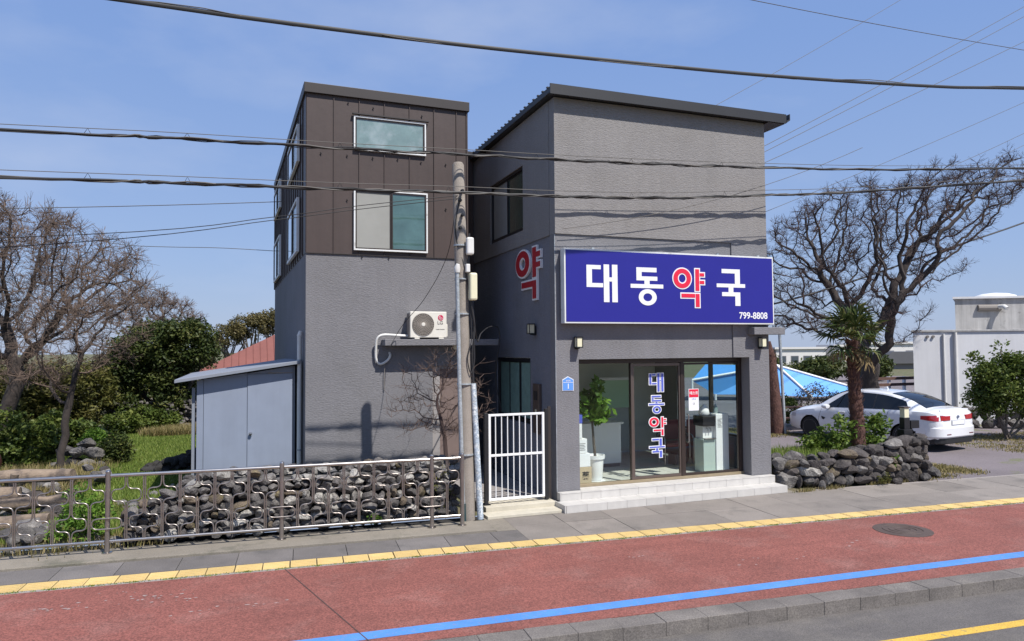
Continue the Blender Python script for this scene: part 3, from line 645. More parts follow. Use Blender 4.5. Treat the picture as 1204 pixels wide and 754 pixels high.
# link block behind, joining the two houses
lb = MB().box(TW+.001, 4.30, 2.3, 2.5, 0, TZ); part('link_wall', lb, M['stucco_dark'], tw); part('link_cladding', MB().box(TW+.001, 4.28, 2.27, 2.5, TZ+.001, 7.75), M['brown'], tw); part('link_coping', MB().box(TW+.052, 4.29, 2.2, 2.55, 7.751, 7.85), M['brown_d'], tw)
tw.location = (1.13, 14.65, 0); tw.rotation_euler = (0, 0, R(1.4))
TM = Matrix.Translation((1.13, 14.65, 0)) @ Matrix.Rotation(R(1.4), 4, 'Z')
def TWp(x, y, z): return tuple(TM @ Vector((x, y, z)))

# ---- air conditioner
ac = thing('air_conditioner', 'white outdoor air conditioner unit standing on the concrete canopy', 'air conditioner')
part('case', MB().box(0, .77, 0, .28, .03, .565).box(.771, .80, .03, .26, .05, .31), M['acwhite'], ac, bevel=.012)
part('side_grille', MB().box(-.012, -.001, .03, .25, .05, .53), M['grille'], ac)
fc = (.27, -.003, .30)
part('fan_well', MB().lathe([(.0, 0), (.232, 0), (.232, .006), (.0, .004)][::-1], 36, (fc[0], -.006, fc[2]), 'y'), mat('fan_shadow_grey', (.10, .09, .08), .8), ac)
gr = MB()
for k in range(7):
    rr = .045+k*.030; gr.tube([(fc[0]+rr*math.cos(t*2*math.pi/32), -.016, fc[2]+rr*math.sin(t*2*math.pi/32)) for t in range(33)], .0042, 4, False)
for k in range(36):
    t = k*2*math.pi/36; gr.tube([(fc[0]+.035*math.cos(t), -.018, fc[2]+.035*math.sin(t)), (fc[0]+.228*math.cos(t+.25), -.013, fc[2]+.228*math.sin(t+.25))], .0035, 4, False)
part('fan_guard', gr, mat('beige_wire', (.38, .34, .30), .5), ac)
part('hub', MB().lathe([(.0, -.028), (.036, -.026), (.04, -.014)], 20, (fc[0], 0, fc[2]), 'y'), M['acwhite'], ac)
lg = part('round_emblem', MB().lathe([(.0, -.004), (.058, -.004), (.058, -.0005)], 28, (.64, 0, .44), 'y'), mat('emblem_red', (.55, .02, .08), .4), ac)
eb = MB().tube([(.64+.036*math.cos(t), -.0065, .44+.036*math.sin(t)) for t in np.linspace(.5*math.pi, 2.0*math.pi, 18)], .0035, 4, False).box(.643, .672, -.0085, -.0045, .438, .443).box(.628, .633, -.0085, -.0045, .418, .458).box(.628, .648, -.0085, -.0045, .415, .420); eb.lathe([(.0, -.0085), (.006, -.0085), (.006, -.0045)], 10, (.618, 0, .455), 'y')
part('emblem_lines', eb, M['lwhite'], ac)
textmesh('LG', .10, M['grille'], 'lettering', ac, (.63, -.003, .335), (math.pi/2, 0, 0), .001)
textmesh('WHISEN INVERTER', .022, M['grille'], 'small_lettering', ac, (.63, -.003, .20), (math.pi/2, 0, 0), .001)
for x in (.09, .60): part('foot', MB().box(x, x+.10, -.02, .30, 0, .029), M['acwhite'], ac)
ac.location = TWp(2.02, -.345, 3.122); ac.rotation_euler = (0, 0, R(1.4))
hp = smoothpath([TWp(2.03, -.16, 3.19), TWp(1.8, -.17, 3.20), TWp(1.50, -.16, 3.21), TWp(1.385, -.13, 3.12), TWp(1.37, -.09, 2.9), TWp(1.38, -.07, 2.72), TWp(1.46, -.06, 2.62), TWp(1.60, -.05, 2.68), TWp(1.67, -.045, 2.78), TWp(1.67, .01, 2.85)], 5)
ho = thing('coolant_hose', 'white wrapped hose looping from the air conditioner round the canopy end', 'hose')
part('hose', MB().tube(hp, .026, 8), M['pvc'], ho, smooth=60); part('drain_tube', MB().tube([TWp(1.56, -.05, 2.62), TWp(1.55, -.045, 2.3), TWp(1.55, -.04, 2.1)], .008, 5), M['grille'], ho); rebase(ho, TWp(1.5, -.1, 2.1))
# ---- shed
sh = thing('storage_shed', 'blue grey metal clad lean-to shed against the annexe', 'shed')
SX0, SX1, SY, SYB = -.86, .97, 15.2, 19.6
part('base', MB().box(SX0-.02, SX1+.08, SY-.03, SYB, 0, .50), mat('shed_base', (.42, .39, .36), .9, .1, 2), sh)
part('wall', MB().prism([(SX0+.02, .501), (SX1, .501), (SX1, 2.60), (SX0+.02, 2.33)], 'y', SY+.02, SYB-.02), M['shedtrim'], sh)
for (a, b_) in ((SX0, -.74), (-.735, .06)): part('panel', MB().prism([(a+.002, .505), (b_-.002, .505), (b_-.002, 2.345+(b_-SX0)*.138), (a+.002, 2.345+(a-SX0)*.138)], 'y', SY, SY+.019), M['shed'], sh, bevel=.003)
part('door', MB().prism([(.066, .52), (SX1-.05, .52), (SX1-.05, 2.45), (.066, 2.44)], 'y', SY-.012, SY+.019), M['shed'], sh, bevel=.004)
part('door_head', MB().prism([(.066, 2.46), (SX1-.05, 2.47), (SX1-.05, 2.60), (.066, 2.46)][:4], 'y', SY, SY+.019), M['shed'], sh)
part('door_frame', MB().box(.45, SX1-.04, SY-.02, SY-.0125, 2.452, 2.475), M['edging'], sh)
part('knob', MB().lathe([(.0, -.075), (.03, -.07), (.034, -.045), (.018, -.03), (.018, -.012)], 14, (.125, SY, 1.27), 'y'), M['steel'], sh)
rfm = MB().prism([(SX0-.38, 2.305), (SX1+.09, 2.645), (SX1+.09, 2.71), (SX0-.38, 2.37)], 'y', SY-.21, SYB+.1); part('roof', rfm, M['shedtrim'], sh, bevel=.006)
for y in np.arange(SY+.02, SYB, .36): pass
part('side_post', MB().box(SX0-.09, SX0-.03, SY+.1, SY+.16, 0, 2.2), M['shedtrim'], sh)
rebase(sh, (0, SY, 0))
dp = thing('downpipe', 'tall white drainpipe between the shed and the annexe', 'pipe')
part('pipe', MB().tube([(1.045, 15.08, 0), (1.045, 15.08, 3.22)], .045, 14), M['pvc'], dp, smooth=40); part('cap', MB().tube([(1.045, 15.08, 3.2), (1.07, 15.07, 3.3)], [.055, .04], 12), M['pvc'], dp)
for z in (.9, 2.7): part('clip', MB().lathe([(.05, z), (.053, z), (.053, z+.03), (.05, z+.03)], 14, (1.045, 15.08, 0)), M['galv'], dp)
rebase(dp, (1.045, 15.08, 0))

# ================================================================= utility pole
up = thing('utility_pole', 'slim concrete utility pole with conduits and boxes in front of the passage', 'pole')
pp = lambda z, dx=0, dy=0: (3.60-.15*z/6.15+dx, 11.84+dy, z)
part('shaft', MB().tube([pp(0), pp(2), pp(4), pp(6.1), pp(6.14)], [.125, .118, .11, .10, .075], 20), M['poleconc'], up, smooth=40)
part('conduit', MB().tube([pp(.02, -.11, -.10), pp(2.2, -.115, -.10), pp(4.25, -.10, -.10)], .035, 10), M['galv'], up, smooth=40)
part('conduit_boot', MB().tube([pp(.0, -.11, -.10), pp(.30, -.11, -.10)], .045, 10), mat('dark_green_boot', (.02, .05, .055), .6), up)
part('conduit_head', MB().tube([pp(4.22, -.10, -.10), pp(4.30, -.10, -.11), pp(4.36, -.09, -.13)], [.05, .055, .03], 10), M['pvc'], up, smooth=40)
part('riser_pipe', MB().tube([(3.78, 11.72, .02), (3.745, 11.74, .9), (3.68, 11.76, 2.32)], [.055, .052, .048], 12), mat('pale_blue_pipe', (.38, .44, .50), .7, .2, 9, speck=(40, .35), c2=(.6, .62, .62), c2th=(.5, .6), c2scale=14), up, smooth=40)
part('cable_riser', MB().tube(smoothpath([(3.68, 11.75, 2.32), (3.66, 11.74, 2.8), (3.70, 11.74, 3.3), (3.63, 11.73, 3.8), (3.6, 11.74, 4.4), (3.62, 11.75, 4.9)], 4), .018, 6), M['cable'], up)
part('junction_box', MB().box(3.585, 3.72, 11.60, 11.74, 3.74, 4.21), M['cream'], up, bevel=.03)
part('meter_box', MB().box(3.54, 3.67, 11.62, 11.73, 4.52, 4.82), M['pvc'], up, bevel=.03)
part('connector', MB().box(3.53, 3.60, 11.64, 11.73, 4.22, 4.36), M['pvc'], up, bevel=.01)
for z in (1.1, 2.3, 3.5, 4.1, 4.68): part('strap', MB().lathe([(.13-.004*z, z), (.134-.004*z, z), (.134-.004*z, z+.025), (.13-.004*z, z+.025)], 18, (3.60-.15*z/6.15-.01, 11.84-.02, 0)), M['galv'], up)
for z, s in ((5.62, 1), (5.2, 1), (4.98, -1), (5.45, -1)): part('insulator', MB().lathe([(.0, -.2), (.02, -.2), (.03, -.17), (.018, -.15), (.03, -.13), (.015, -.1)], 10, (3.46+.02*s, 11.84, z), 'y'), M['black'], up)
part('service_loop', MB().tube(smoothpath([(3.62, 11.73, 3.72), (3.64, 11.72, 3.1), (3.56, 11.70, 2.75), (3.62, 11.7, 2.5), (3.69, 11.71, 2.75), (3.67, 11.73, 3.2)], 5), .011, 5), M['cable'], up)
rebase(up, (3.6, 11.84, 0))

# ================================================================= cables
def cable(label, paths, cat='cable', grp='overhead lines'):
    t = thing('overhead_cable', label, cat, grp)
    for nm, P, r, m in paths: part(nm, MB().tube(P, r, 6), M[m], t, smooth=60)
    p = paths[0][1][0]; rebase(t, tuple(p)); return t
def bundle(P, wob=.02, seed=1, off=(0, 0, 0), phase=0):
    P = smoothpath(P, 10); return [p+Vector(off)+Vector((0, wob*math.sin(i*.9+phase), wob*math.cos(i*1.1+phase*2))) for i, p in enumerate(P)]
def hangers(P, Q, every=9):
    mb = MB()
    for i in range(3, min(len(P), len(Q)), every): mb.tube([P[i]+Vector((-.05, 0, 0)), Q[i], P[i]+Vector((.05, 0, 0))], .0045, 4)
    return mb
ext = lambda P, a, b: [tuple(Vector(P[0])+(Vector(P[0])-Vector(P[1])).normalized()*a)]+P+[tuple(Vector(P[-1])+(Vector(P[-1])-Vector(P[-2])).normalized()*b)]
B1 = ext([(-3.16, 11.55, 5.96), (-1.05, 11.55, 6.055), (1.41, 11.55, 6.13), (3.46, 11.55, 6.21), (5.17, 11.55, 6.27), (7.4, 11.55, 6.37), (9.71, 11.55, 6.50), (12.95, 11.55, 6.72), (17.37, 11.55, 7.11)], 12, 14)
B1m = [(x, y, z+.085) for x, y, z in B1]
B2 = ext([(-3.15, 11.55, 5.31), (-1.04, 11.55, 5.39), (1.41, 11.55, 5.47), (3.39, 11.55, 5.555), (5.16, 11.55, 5.61), (7.39, 11.55, 5.73), (9.7, 11.55, 5.94), (11.98, 11.55, 6.16), (17.35, 11.55, 6.82)], 12, 14)
B2m = [(x, y, z+.10) for x, y, z in B2]
for nm, B, Bm, lab in (('upper', B1, B1m, 'upper of the two hung cable bundles crossing in front of both buildings'), ('lower', B2, B2m, 'lower of the two hung cable bundles crossing just above the blue sign')):
    P = bundle(B, .010, phase=1 if nm == 'upper' else 2.4); Q = bundle(Bm, 0); P2 = bundle(B, .022, phase=4); P3 = bundle(B, .028, phase=2)
    t = cable(lab, [('main_cable', P, .021, 'cable'), ('wound_cable', P2, .011, 'cable_g'), ('loose_cable', P3, .007, 'cable'), ('messenger_wire', Q, .0055, 'cable_g')])
    hm = hangers(P, Q); part('hanger', hm, M['cable'], t)['kind'] = 'stuff'
TP = smoothpath(ext([(-1.71, 10.1, 7.38), (.11, 10.1, 7.385), (2.45, 10.1, 7.43), (4.54, 10.1, 7.505), (8.59, 10.1, 7.70), (12.73, 10.1, 8.01), (15.28, 10.1, 8.28)], 10, 12), 8)
t = cable('thick black cable crossing the sky above the roofs', [('main_cable', TP, .030, 'cable'), ('wound_cable', bundle(ext([(-1.71, 10.1, 7.38), (2.45, 10.1, 7.43), (8.59, 10.1, 7.70), (15.28, 10.1, 8.28)], 10, 12), .03), .007, 'cable_g')])
far_w = [('thin wire rising right from behind the shop roof, highest of three', (14.2, 22, 8.36), (36.5, 22, 20.1), .02), ('thin wire rising right behind the shop, middle of three', (14.2, 22, 8.2), (36.5, 22, 19.6), .02), ('thin wire rising right behind the shop, lowest of three', (14.2, 22, 8.0), (36.5, 22, 18.3), .02),
 ('very thin wire slanting up over the shop roof to the top edge of the view', (15.0, 25, 11.1), (31, 25, 20.5), .018), ('wire crossing the top right corner of the sky', (8, 14, 11.4), (26, 14, 11.66), .014),
 ('wire slanting up through the top of the right bare tree', (16, 24, 6.9), (38, 24, 15.7), .018), ('thin wire leaving the right bare tree towards the upper right', (26, 24, 9.4), (38, 24, 14.2), .018), ('another thin wire leaving the right bare tree just below its neighbour', (27, 24, 9.3), (38, 24, 13.6), .016)]
for lab, a, b_, r in far_w: cable(lab, [('wire', catenary(a, b_, .12), r*.62, 'cable_g')], 'wire')
cable('black line sagging through the right bare tree above the parked car', [('wire', smoothpath([(13.5, 20, 3.75), (16.98, 20, 4.36), (20.63, 20, 5.25), (24.91, 20, 6.5), (29.95, 20, 7.93), (36, 20, 9.9)], 5), .035, 'cable')], 'wire')
cable('thin level wire in the sky left of the annexe', [('wire', catenary((-12, 20, 5.9), (2, 20, 7.02), .1), .010, 'cable_g')], 'wire')
cable('upper service wire from the pole running left past the annexe', [('wire', smoothpath([(3.45, 11.75, 5.55), (1.75, 11.95, 5.30), (.446, 12, 5.05), (-2.42, 12.1, 4.63), (-12, 12.6, 3.9)], 6), .0065, 'cable')], 'wire')
cable('lower service wire from the pole running left past the annexe', [('wire', smoothpath([(3.45, 11.75, 5.50), (1.75, 11.95, 5.24), (.446, 12, 5.0), (-2.63, 12.1, 4.49), (-12, 12.6, 3.5)], 6), .0065, 'cable')], 'wire')
cable('slack wire in the sky over the left trees', [('wire', smoothpath([(-4.1, 24, 6.2), (-3.2, 24, 6.1), (-2.1, 24, 6.1), (-.6, 24, 6.13), (1.6, 24, 6.08)], 6), .010, 'cable_g')], 'wire')
cable('black service drop from the pole to the canopy and side wall', [('wire', smoothpath([(3.45, 11.74, 5.5), (3.38, 11.78, 4.9), (3.55, 11.72, 4.2), (3.66, 11.70, 3.5), (3.80, 11.9, 3.05), (4.1, 12.6, 3.2), (4.6, 13.6, 3.35), (5.0, 14.2, 3.35), (5.05, 14.3, 3.0), (5.0, 14.4, 2.3), (5.1, 14.3, 1.6)], 6), .012, 'cable')], 'wire')
cable('slack telephone wire from the pole down to the air conditioner canopy', [('wire', smoothpath([(3.40, 11.8, 5.5), (3.36, 12.2, 4.6), (3.2, 13.2, 3.9), (2.95, 14.1, 3.4), (2.75, 14.3, 3.0)], 6), .006, 'cable')], 'wire')
cable('thin wire slanting from the shop front up to the right', [('wire', catenary((5.5, 12.02, 5.12), (12.5, 11.7, 7.2), .25), .006, 'cable_g')], 'wire')

# ================================================================= steel railing
FT = 1.47
def F(s, z, dt=0): p = S(s, FT+dt, z); return p
rail = thing('steel_railing', 'stainless steel railing with looped bars in front of the stone wall', 'railing')
posts = [-4.25, -1.93, .445, 2.755, 3.255]
ZT, ZB = 1.13, .20
for s in posts:
    a = part('post', MB().tube([F(s, .035), F(s, 1.19)], .034, 16), M['steel_d'], rail, smooth=40)
    part('collar', MB().lathe([(.07, .036), (.07, .048), (.04, .056)], 18, F(s, 0)), M['steel'], a, smooth=40)
    part('cap', MB().lathe([(.035, 1.191), (.03, 1.205), (.012, 1.215)], 16, F(s, 0)), M['steel'], a, smooth=40)
P_ = [-7.0]+posts
for i in range(len(P_)-1):
    for z, r in ((ZT, .026), (ZB, .021)): part('rail', MB().tube([F(P_[i]+.034, z), F(P_[i+1]-.034, z)], r, 14), M['steel'], rail, smooth=40)
def barmesh(zc):
    mb = MB(); hh = .085; wv = .19; g_ = .0125; h0, h1 = ZB+.022, ZT-.027
    for sx in (-1, 1):
        pts = [(g_*sx, 0, h1)]
        up_ = zc+hh
        pts += [(g_*sx, 0, up_+.10), (g_*sx+.004*sx, 0, up_+.06), (.03*sx, 0, up_+.022), (.075*sx, 0, up_), (.13*sx, 0, up_-.001), (.17*sx, 0, up_-.015), (wv*sx, 0, up_-.045), ((wv+.006)*sx, 0, zc), (wv*sx, 0, zc-hh+.045), (.17*sx, 0, zc-hh+.015), (.13*sx, 0, zc-hh+.001), (.075*sx, 0, zc-hh), (.03*sx, 0, zc-hh-.022), (g_*sx+.004*sx, 0, zc-hh-.06), (g_*sx, 0, zc-hh-.10), (g_*sx, 0, h0)]
        if up_+.10 > h1: pts[1] = (g_*sx, 0, h1-.01)
        if zc-hh-.10 < h0: pts[-2] = (g_*sx, 0, h0+.01)
        mb.tube(smoothpath(pts, 2), .0105, 7)
    me = mesh('bar', mb, M['steel_d']); shade(me, 60); return me
mU, mD = barmesh(.845), barmesh(.46)
ov = MB().tube([(.19*math.copysign(abs(math.cos(t))**.35, math.cos(t)), 0, .46+.075*math.copysign(abs(math.sin(t))**.8, math.sin(t))) for t in np.linspace(0, 2*math.pi, 41)], .0105, 7, False)
mO = mesh('bar', ov, M['steel_d']); shade(mO, 60)
for i in range(4):
    a, b_ = posts[i], posts[i+1]; n = 10 if b_-a > 1 else 2
    for k in range(1, n): inst('bar', mU if k % 2 else mD, rail, F(a+(b_-a)*k/n, 0), (0, 0, TH))
for k in range(1, 9): inst('bar', mU if k % 2 else mD, rail, F(-4.25-.234*k, 0), (0, 0, TH))
for s in posts[:-1]: inst('oval_loop', mO, rail, F(s, 0, -.047), (0, 0, TH))
rebase(rail, S(-.5, FT, .035))

# ================================================================= stones and walls
import bmesh
def rockmesh(seed, sub=2, ang=.35):
    bm = bmesh.new(); bmesh.ops.create_icosphere(bm, subdivisions=sub, radius=.5); r = np.random.default_rng(seed)
    cuts = [(Vector(r.normal(size=3)).normalized(), r.uniform(.24, .43)) for _ in range(11)]
    for v in bm.verts:
        for n_, d in cuts:
            k = v.co.dot(n_)-d
            if k > 0: v.co -= n_*k*.92
        v.co += Vector(r.normal(size=3))*.012
    me = bpy.data.meshes.new('stone'); bm.to_mesh(me); bm.free(); me.materials.append(M['stone'][0]); shade(me, 20); return me
RK = [rockmesh(i) for i in range(14)]
def stone(root, p, sx, sy, sz, mi=None, name='stone'):
    if mi is None: mi = random.choices(range(4), (44, 27, 13, 16))[0]
    return inst(name, random.choice(RK), root, p, (random.uniform(-.35, .35), random.uniform(-.35, .35), random.uniform(-.4, .4)+random.choice((0, math.pi))), (sx*1.28, sy*1.28, sz*1.28), M['stone'][mi])
dw = thing('dry_stone_wall', 'rough basalt rubble wall behind the steel railing', 'wall')
core = MB(); 
def wtop(x): return .98 if x > -.6 else .98-(-.6-x)*.42
core.prism([(-1.7, 0), (3.42, 0), (3.42, .80), (-.6, .84), (-1.3, .55), (-1.7, .2)], 'y', 12.28, 12.75); part('rubble_core', core, M['stonedark'], dw)  # core coloured near black so the gaps between stones look shaded
z = .02; row = 0
while z < 1.0:
    h = random.uniform(.11, .20); x = -1.75+random.uniform(0, .2)
    while x < 3.42:
        wv = random.choice((random.uniform(.10, .17), random.uniform(.15, .33)))
        hh = h*random.uniform(.75, 1.3); cx, cz = x+wv/2, z+h/2+random.uniform(-.02, .02)
        if cz+hh*.4 < wtop(cx)+.06:
            yl = 12.16-.03*cx*0+ (.10 if cx > 2.5 else 0)
            stone(dw, (cx, yl+random.uniform(-.03, .05)-.073*(cx-.5)*.6, cz), wv, .22, hh)
        x += wv*.93
    z += h*.86; row += 1
for i in range(34):                                        # loose top stones, and the second row behind
    x = -.9+i*.128; stone(dw, (x, 12.5+random.uniform(-.1, .15), wtop(x)-.06+random.uniform(-.04, .05)), random.uniform(.14, .24), .2, random.uniform(.1, .17))
rebase(dw, (.8, 12.3, 0))
# right planter wall
pw = thing('planter_wall', 'curved basalt stone planter wall under the palm', 'wall')
pts = [(10.30, 12.2), (10.7, 11.95), (11.4, 11.72), (12.1, 11.62), (12.8, 11.62), (13.4, 11.60), (13.95, 11.66), (14.25, 12.1), (14.3, 12.9)]
tops = [.60, .66, .64, .74, .76, .92, .90, .84, .6]
def along(d):
    acc = 0
    for i in range(len(pts)-1):
        a, b_ = Vector(pts[i]), Vector(pts[i+1]); l_ = (b_-a).length
        if acc+l_ >= d: k = (d-acc)/l_; q = a.lerp(b_, k); return q, tops[i]*(1-k)+tops[i+1]*k, (b_-a).normalized()
        acc += l_
    return Vector(pts[-1]), tops[-1], Vector((0, 1))
TL_ = sum((Vector(pts[i+1])-Vector(pts[i])).length for i in range(len(pts)-1))
z = .0
while z < .95:
    h = random.uniform(.16, .29); d = random.uniform(0, .1)
    while d < TL_:
        wv = random.choice((random.uniform(.13, .22), random.uniform(.22, .44))); q, tp, dr_ = along(min(d+wv/2, TL_)); hh = h*random.uniform(.85, 1.15)
        if z+hh*.55 < tp:
            o = stone(pw, (q.x, q.y+random.uniform(-.05, .04)+.06*z, z+h/2), wv*1.04, .30, hh*1.06, random.choices((4, 1, 2, 3), (66, 20, 11, 3))[0]); o.rotation_euler.z = math.atan2(dr_.y, dr_.x)+random.uniform(-.3, .3)
        d += wv*.92
    z += h*.84
for i in range(20):
    q, tp, _ = along(TL_*i/20); stone(pw, (q.x, q.y+random.uniform(.1, .3), tp-.08), random.uniform(.2, .38), .28, random.uniform(.15, .26), random.choice((0, 4, 4)))
part('earth_fill', MB().prism([(10.32, 12.35), (11.4, 11.9), (12.8, 11.82), (13.6, 12.1), (13.8, 13.2), (12.5, 13.6), (10.4, 13.4)], 'z', -.02, .56), M['soil'], pw)
rebase(pw, (12.1, 11.9, 0))
pwl = []
for i, (x, y, z, q) in enumerate(((14.35, 11.75, .10, .38), (14.5, 12.3, .1, .34), (13.7, 11.42, .07, .26), (12.9, 11.42, .06, .22), (11.1, 11.62, .07, .24))):
    lab = ('biggest loose rock at the right foot of the planter wall', 'loose rock at the far right corner of the planter wall', 'medium loose rock in front of the planter corner', 'small loose rock in front of the middle of the planter wall', 'small loose rock by the entrance steps end of the planter wall')[i]
    tagm(inst('loose_rock', RK[i+3], None, (x, y, z), (.3*i, .2, i), (q*1.2, q, q*.85), M['stone'][4 if i % 2 else 0]), lab, 'rock', 'loose rocks at the planter wall')
hp_ = thing('rubble_heap', 'low heap of mixed rocks among the driftwood behind the left end of the railing', 'rocks')
for i in range(150):
    x = random.uniform(-6.4, -2.75); y = random.choice((random.uniform(12.6, 14.2), random.uniform(12.8, 15.6), random.uniform(14.9, 18.2))); q = random.uniform(.18, .42); zt = .10+max(0, (y-15))*.12
    stone(hp_, (x, y, zt*random.uniform(.5, 1.2)), q, q*.9, q*.7, random.choices((0, 1, 2, 3, 4), (30, 30, 18, 10, 12))[0])
rebase(hp_, (-4.5, 15.5, 0))
# boulders left beside the lawn
bp = [(-4.25, 20.3, .12, .55), (-3.95, 20.5, .15, .5), (-3.65, 20.25, .14, .5), (-3.85, 20.45, .42, .42), (-3.5, 20.6, .36, .5), (-4.1, 20.6, .48, .45), (-3.7, 20.75, .62, .42), (-3.3, 20.3, .1, .4), (-4.6, 19.6, .08, .4), (-4.4, 19.2, .1, .38), (-3.95, 19.4, .1, .42)]
bl = ['low round boulder', 'wide flat boulder', 'egg shaped boulder', 'dark boulder', 'humped boulder', 'tilted boulder', 'topmost boulder', 'small boulder', 'small flat boulder', 'squat boulder', 'broad boulder']
bw_ = ['at the left foot of the heap by the lawn', 'in the middle of the heap foot', 'at the right foot of the heap', 'in the second course of the heap', 'right of the heap centre, against the bush', 'at the upper left of the heap', 'crowning the heap beside the bush', 'right of the heap at the lawn edge', 'left of the heap beyond the railing', 'just behind the driftwood', 'between the heap and the driftwood']
for (x, y, z, s), a, b_ in zip(bp, bl, bw_):
    o = inst('boulder', random.choice(RK), None, (x, y, z), (random.uniform(-.3, .3), random.uniform(-.3, .3), random.uniform(0, 6)), (s*1.2, s*1.0, s*.75), M['stone'][random.choice((0, 1, 1))]); tagm(o, a+' '+b_, 'boulder', 'boulders heaped by the lawn')
# pebbles / rubble strewn behind the railing on the left
pm = MB()
def rub(mb, x, y, z, s, k):
    me = RK[k % len(RK)]; M4 = Matrix.Translation((x, y, z)) @ Matrix.Rotation(k*1.7, 4, 'Z') @ Matrix.Rotation(k*.9, 4, 'X') @ Matrix.Diagonal((s, s*.8, s*.6, 1)); mb.add([M4 @ v.co for v in me.vertices], [tuple(p.vertices) for p in me.polygons])
for i in range(170): rub(pm, random.uniform(-6.5, -1.4), random.uniform(12.1, 15.8)+random.random()**2*3, random.uniform(0, .06), random.choice((random.uniform(.06, .14), random.uniform(.12, .32))), i)
structure(part('loose_rubble', pm, M['stone'][1], smooth=40), 'stuff')
pm = MB()
for i in range(900):
    x = random.uniform(-4.6, .5); t_ = random.random(); rub(pm, x, 28.9+random.uniform(0, .6), random.random()*1.1, random.uniform(.18, .34), i)
fw_ = part('far_stone_wall', pm, M['stone'][0], smooth=40); tagm(fw_, 'dark dry stone wall across the back of the lawn', 'wall')
pm = MB()
for i in range(60):
    a_ = random.random(); rub(pm, -2.2+a_*1.35, 18.9+random.uniform(0, .9), .05+a_*.5*random.random(), random.uniform(.25, .55), i)
tagm(part('rubble_mound', pm, M['stonedark'], smooth=40), 'dark mound of rubble against the left side of the shed', 'rubble')
# stone wall along the white building on the right
gw = thing('garden_wall', 'low dark stone wall at the foot of the white building', 'wall')
for i in range(46):
    d = i*.0; x = 23.0+random.uniform(-.15, .15)+(i % 23)*.31; y = 18.9+random.uniform(-.12, .12)-(i % 23)*.21; stone(gw, (x, y, .18+.34*(i//23)+random.uniform(-.04, .04)), .42, .4, .38, random.choice((0, 0, 1)))
rebase(gw, (22.7, 15.5, 0))
# driftwood logs
for i, (a, b_, r, lab) in enumerate((((-5.6, 16.1, .62), (-3.0, 15.6, .60), .13, 'thick pale driftwood log, uppermost of the pile behind the railing'), ((-5.8, 15.3, .42), (-3.7, 15.0, .40), .14, 'brown driftwood log under the top log'), ((-5.4, 14.7, .26), (-2.9, 14.75, .3), .11, 'thin grey driftwood log near the rubble'), ((-5.5, 14.0, .16), (-3.0, 13.8, .14), .13, 'lowest driftwood log of the pile'), ((-3.95, 15.4, .2), (-3.8, 15.1, .75), .07, 'short upright driftwood stump leaning on the logs'))):
    P = [Vector(a).lerp(Vector(b_), k/8)+Vector((0, random.uniform(-.03, .03), random.uniform(-.02, .02))) for k in range(9)]
    tagm(part('driftwood_log', MB().tube(P, [r*random.uniform(.8, 1.12) for _ in P], 10), M['driftwood'], smooth=50), lab, 'log', 'driftwood logs behind the railing')
tagm(part('earthenware_jar', MB().lathe([(.10, 0), (.2, .12), (.24, .3), (.2, .46), (.15, .5), (.17, .54)], 20, (-5.35, 19.3, .15)), mat('brown_glaze', (.055, .018, .014), .4), smooth=50), 'dark brown earthenware jar at the left edge among dry grass', 'jar')

# ================================================================= vegetation generators
def quads_mesh(name, V, tint, m, nper=4):
    n = len(V)//nper; me = bpy.data.meshes.new(name); me.vertices.add(len(V)); me.vertices.foreach_set('co', V.astype(np.float32).ravel())
    me.loops.add(len(V)); me.loops.foreach_set('vertex_index', np.arange(len(V), dtype=np.int32)); me.polygons.add(n)
    me.polygons.foreach_set('loop_start', np.arange(0, len(V), nper, dtype=np.int32)); me.polygons.foreach_set('loop_total', np.full(n, nper, dtype=np.int32))
    me.update(calc_edges=True); at = me.attributes.new('tint', 'FLOAT', 'POINT'); at.data.foreach_set('value', np.repeat(tint, nper).astype(np.float32)); me.materials.append(m); return me
def leafquads(C, size, ups=.3, aspect=.5, droop=0.):
    n = len(C); d = rng.normal(size=(n, 3)); d[:, 2] = d[:, 2]*.7-droop; d /= np.linalg.norm(d, axis=1)[:, None]
    nn = rng.normal(size=(n, 3)); nn[:, 2] += ups*2; s = np.cross(d, nn); s /= (np.linalg.norm(s, axis=1)[:, None]+1e-9)
    L_ = (size*rng.uniform(.65, 1.3, n))[:, None]; W_ = L_*aspect
    V = np.stack([C-d*L_*.5, C+s*W_*.5, C+d*L_*.5, C-s*W_*.5], 1); return V.reshape(-1, 3)
def blobpts(blobs, nclump, per, crad, shell=.55):
    """blobs: (cx,cy,cz,rx,ry,rz). clump centres lean to the shell; returns leaf centres and tint"""
    vol = np.array([b[3]*b[4]*b[5] for b in blobs])**.75; pr = vol/vol.sum(); idx = rng.choice(len(blobs), nclump, p=pr); B = np.array(blobs)[idx]
    u = rng.normal(size=(nclump, 3)); u /= np.linalg.norm(u, axis=1)[:, None]; rr = rng.uniform(shell**3, 1, nclump)**(1/3)*rng.uniform(.82, 1.12, nclump)
    C = B[:, :3]+u*B[:, 3:]*rr[:, None]; ct = rng.uniform(0, 1, nclump)
    o = rng.normal(size=(nclump, per, 3)); o *= (crad*rng.uniform(.5, 1.2, (nclump, per))/np.linalg.norm(o, axis=2))[:, :, None]
    o[..., 2] *= .75; P = (C[:, None, :]+o).reshape(-1, 3)
    t = np.clip(np.repeat(ct, per)*.55+rng.uniform(0, .45, nclump*per), 0, 1); return P, t
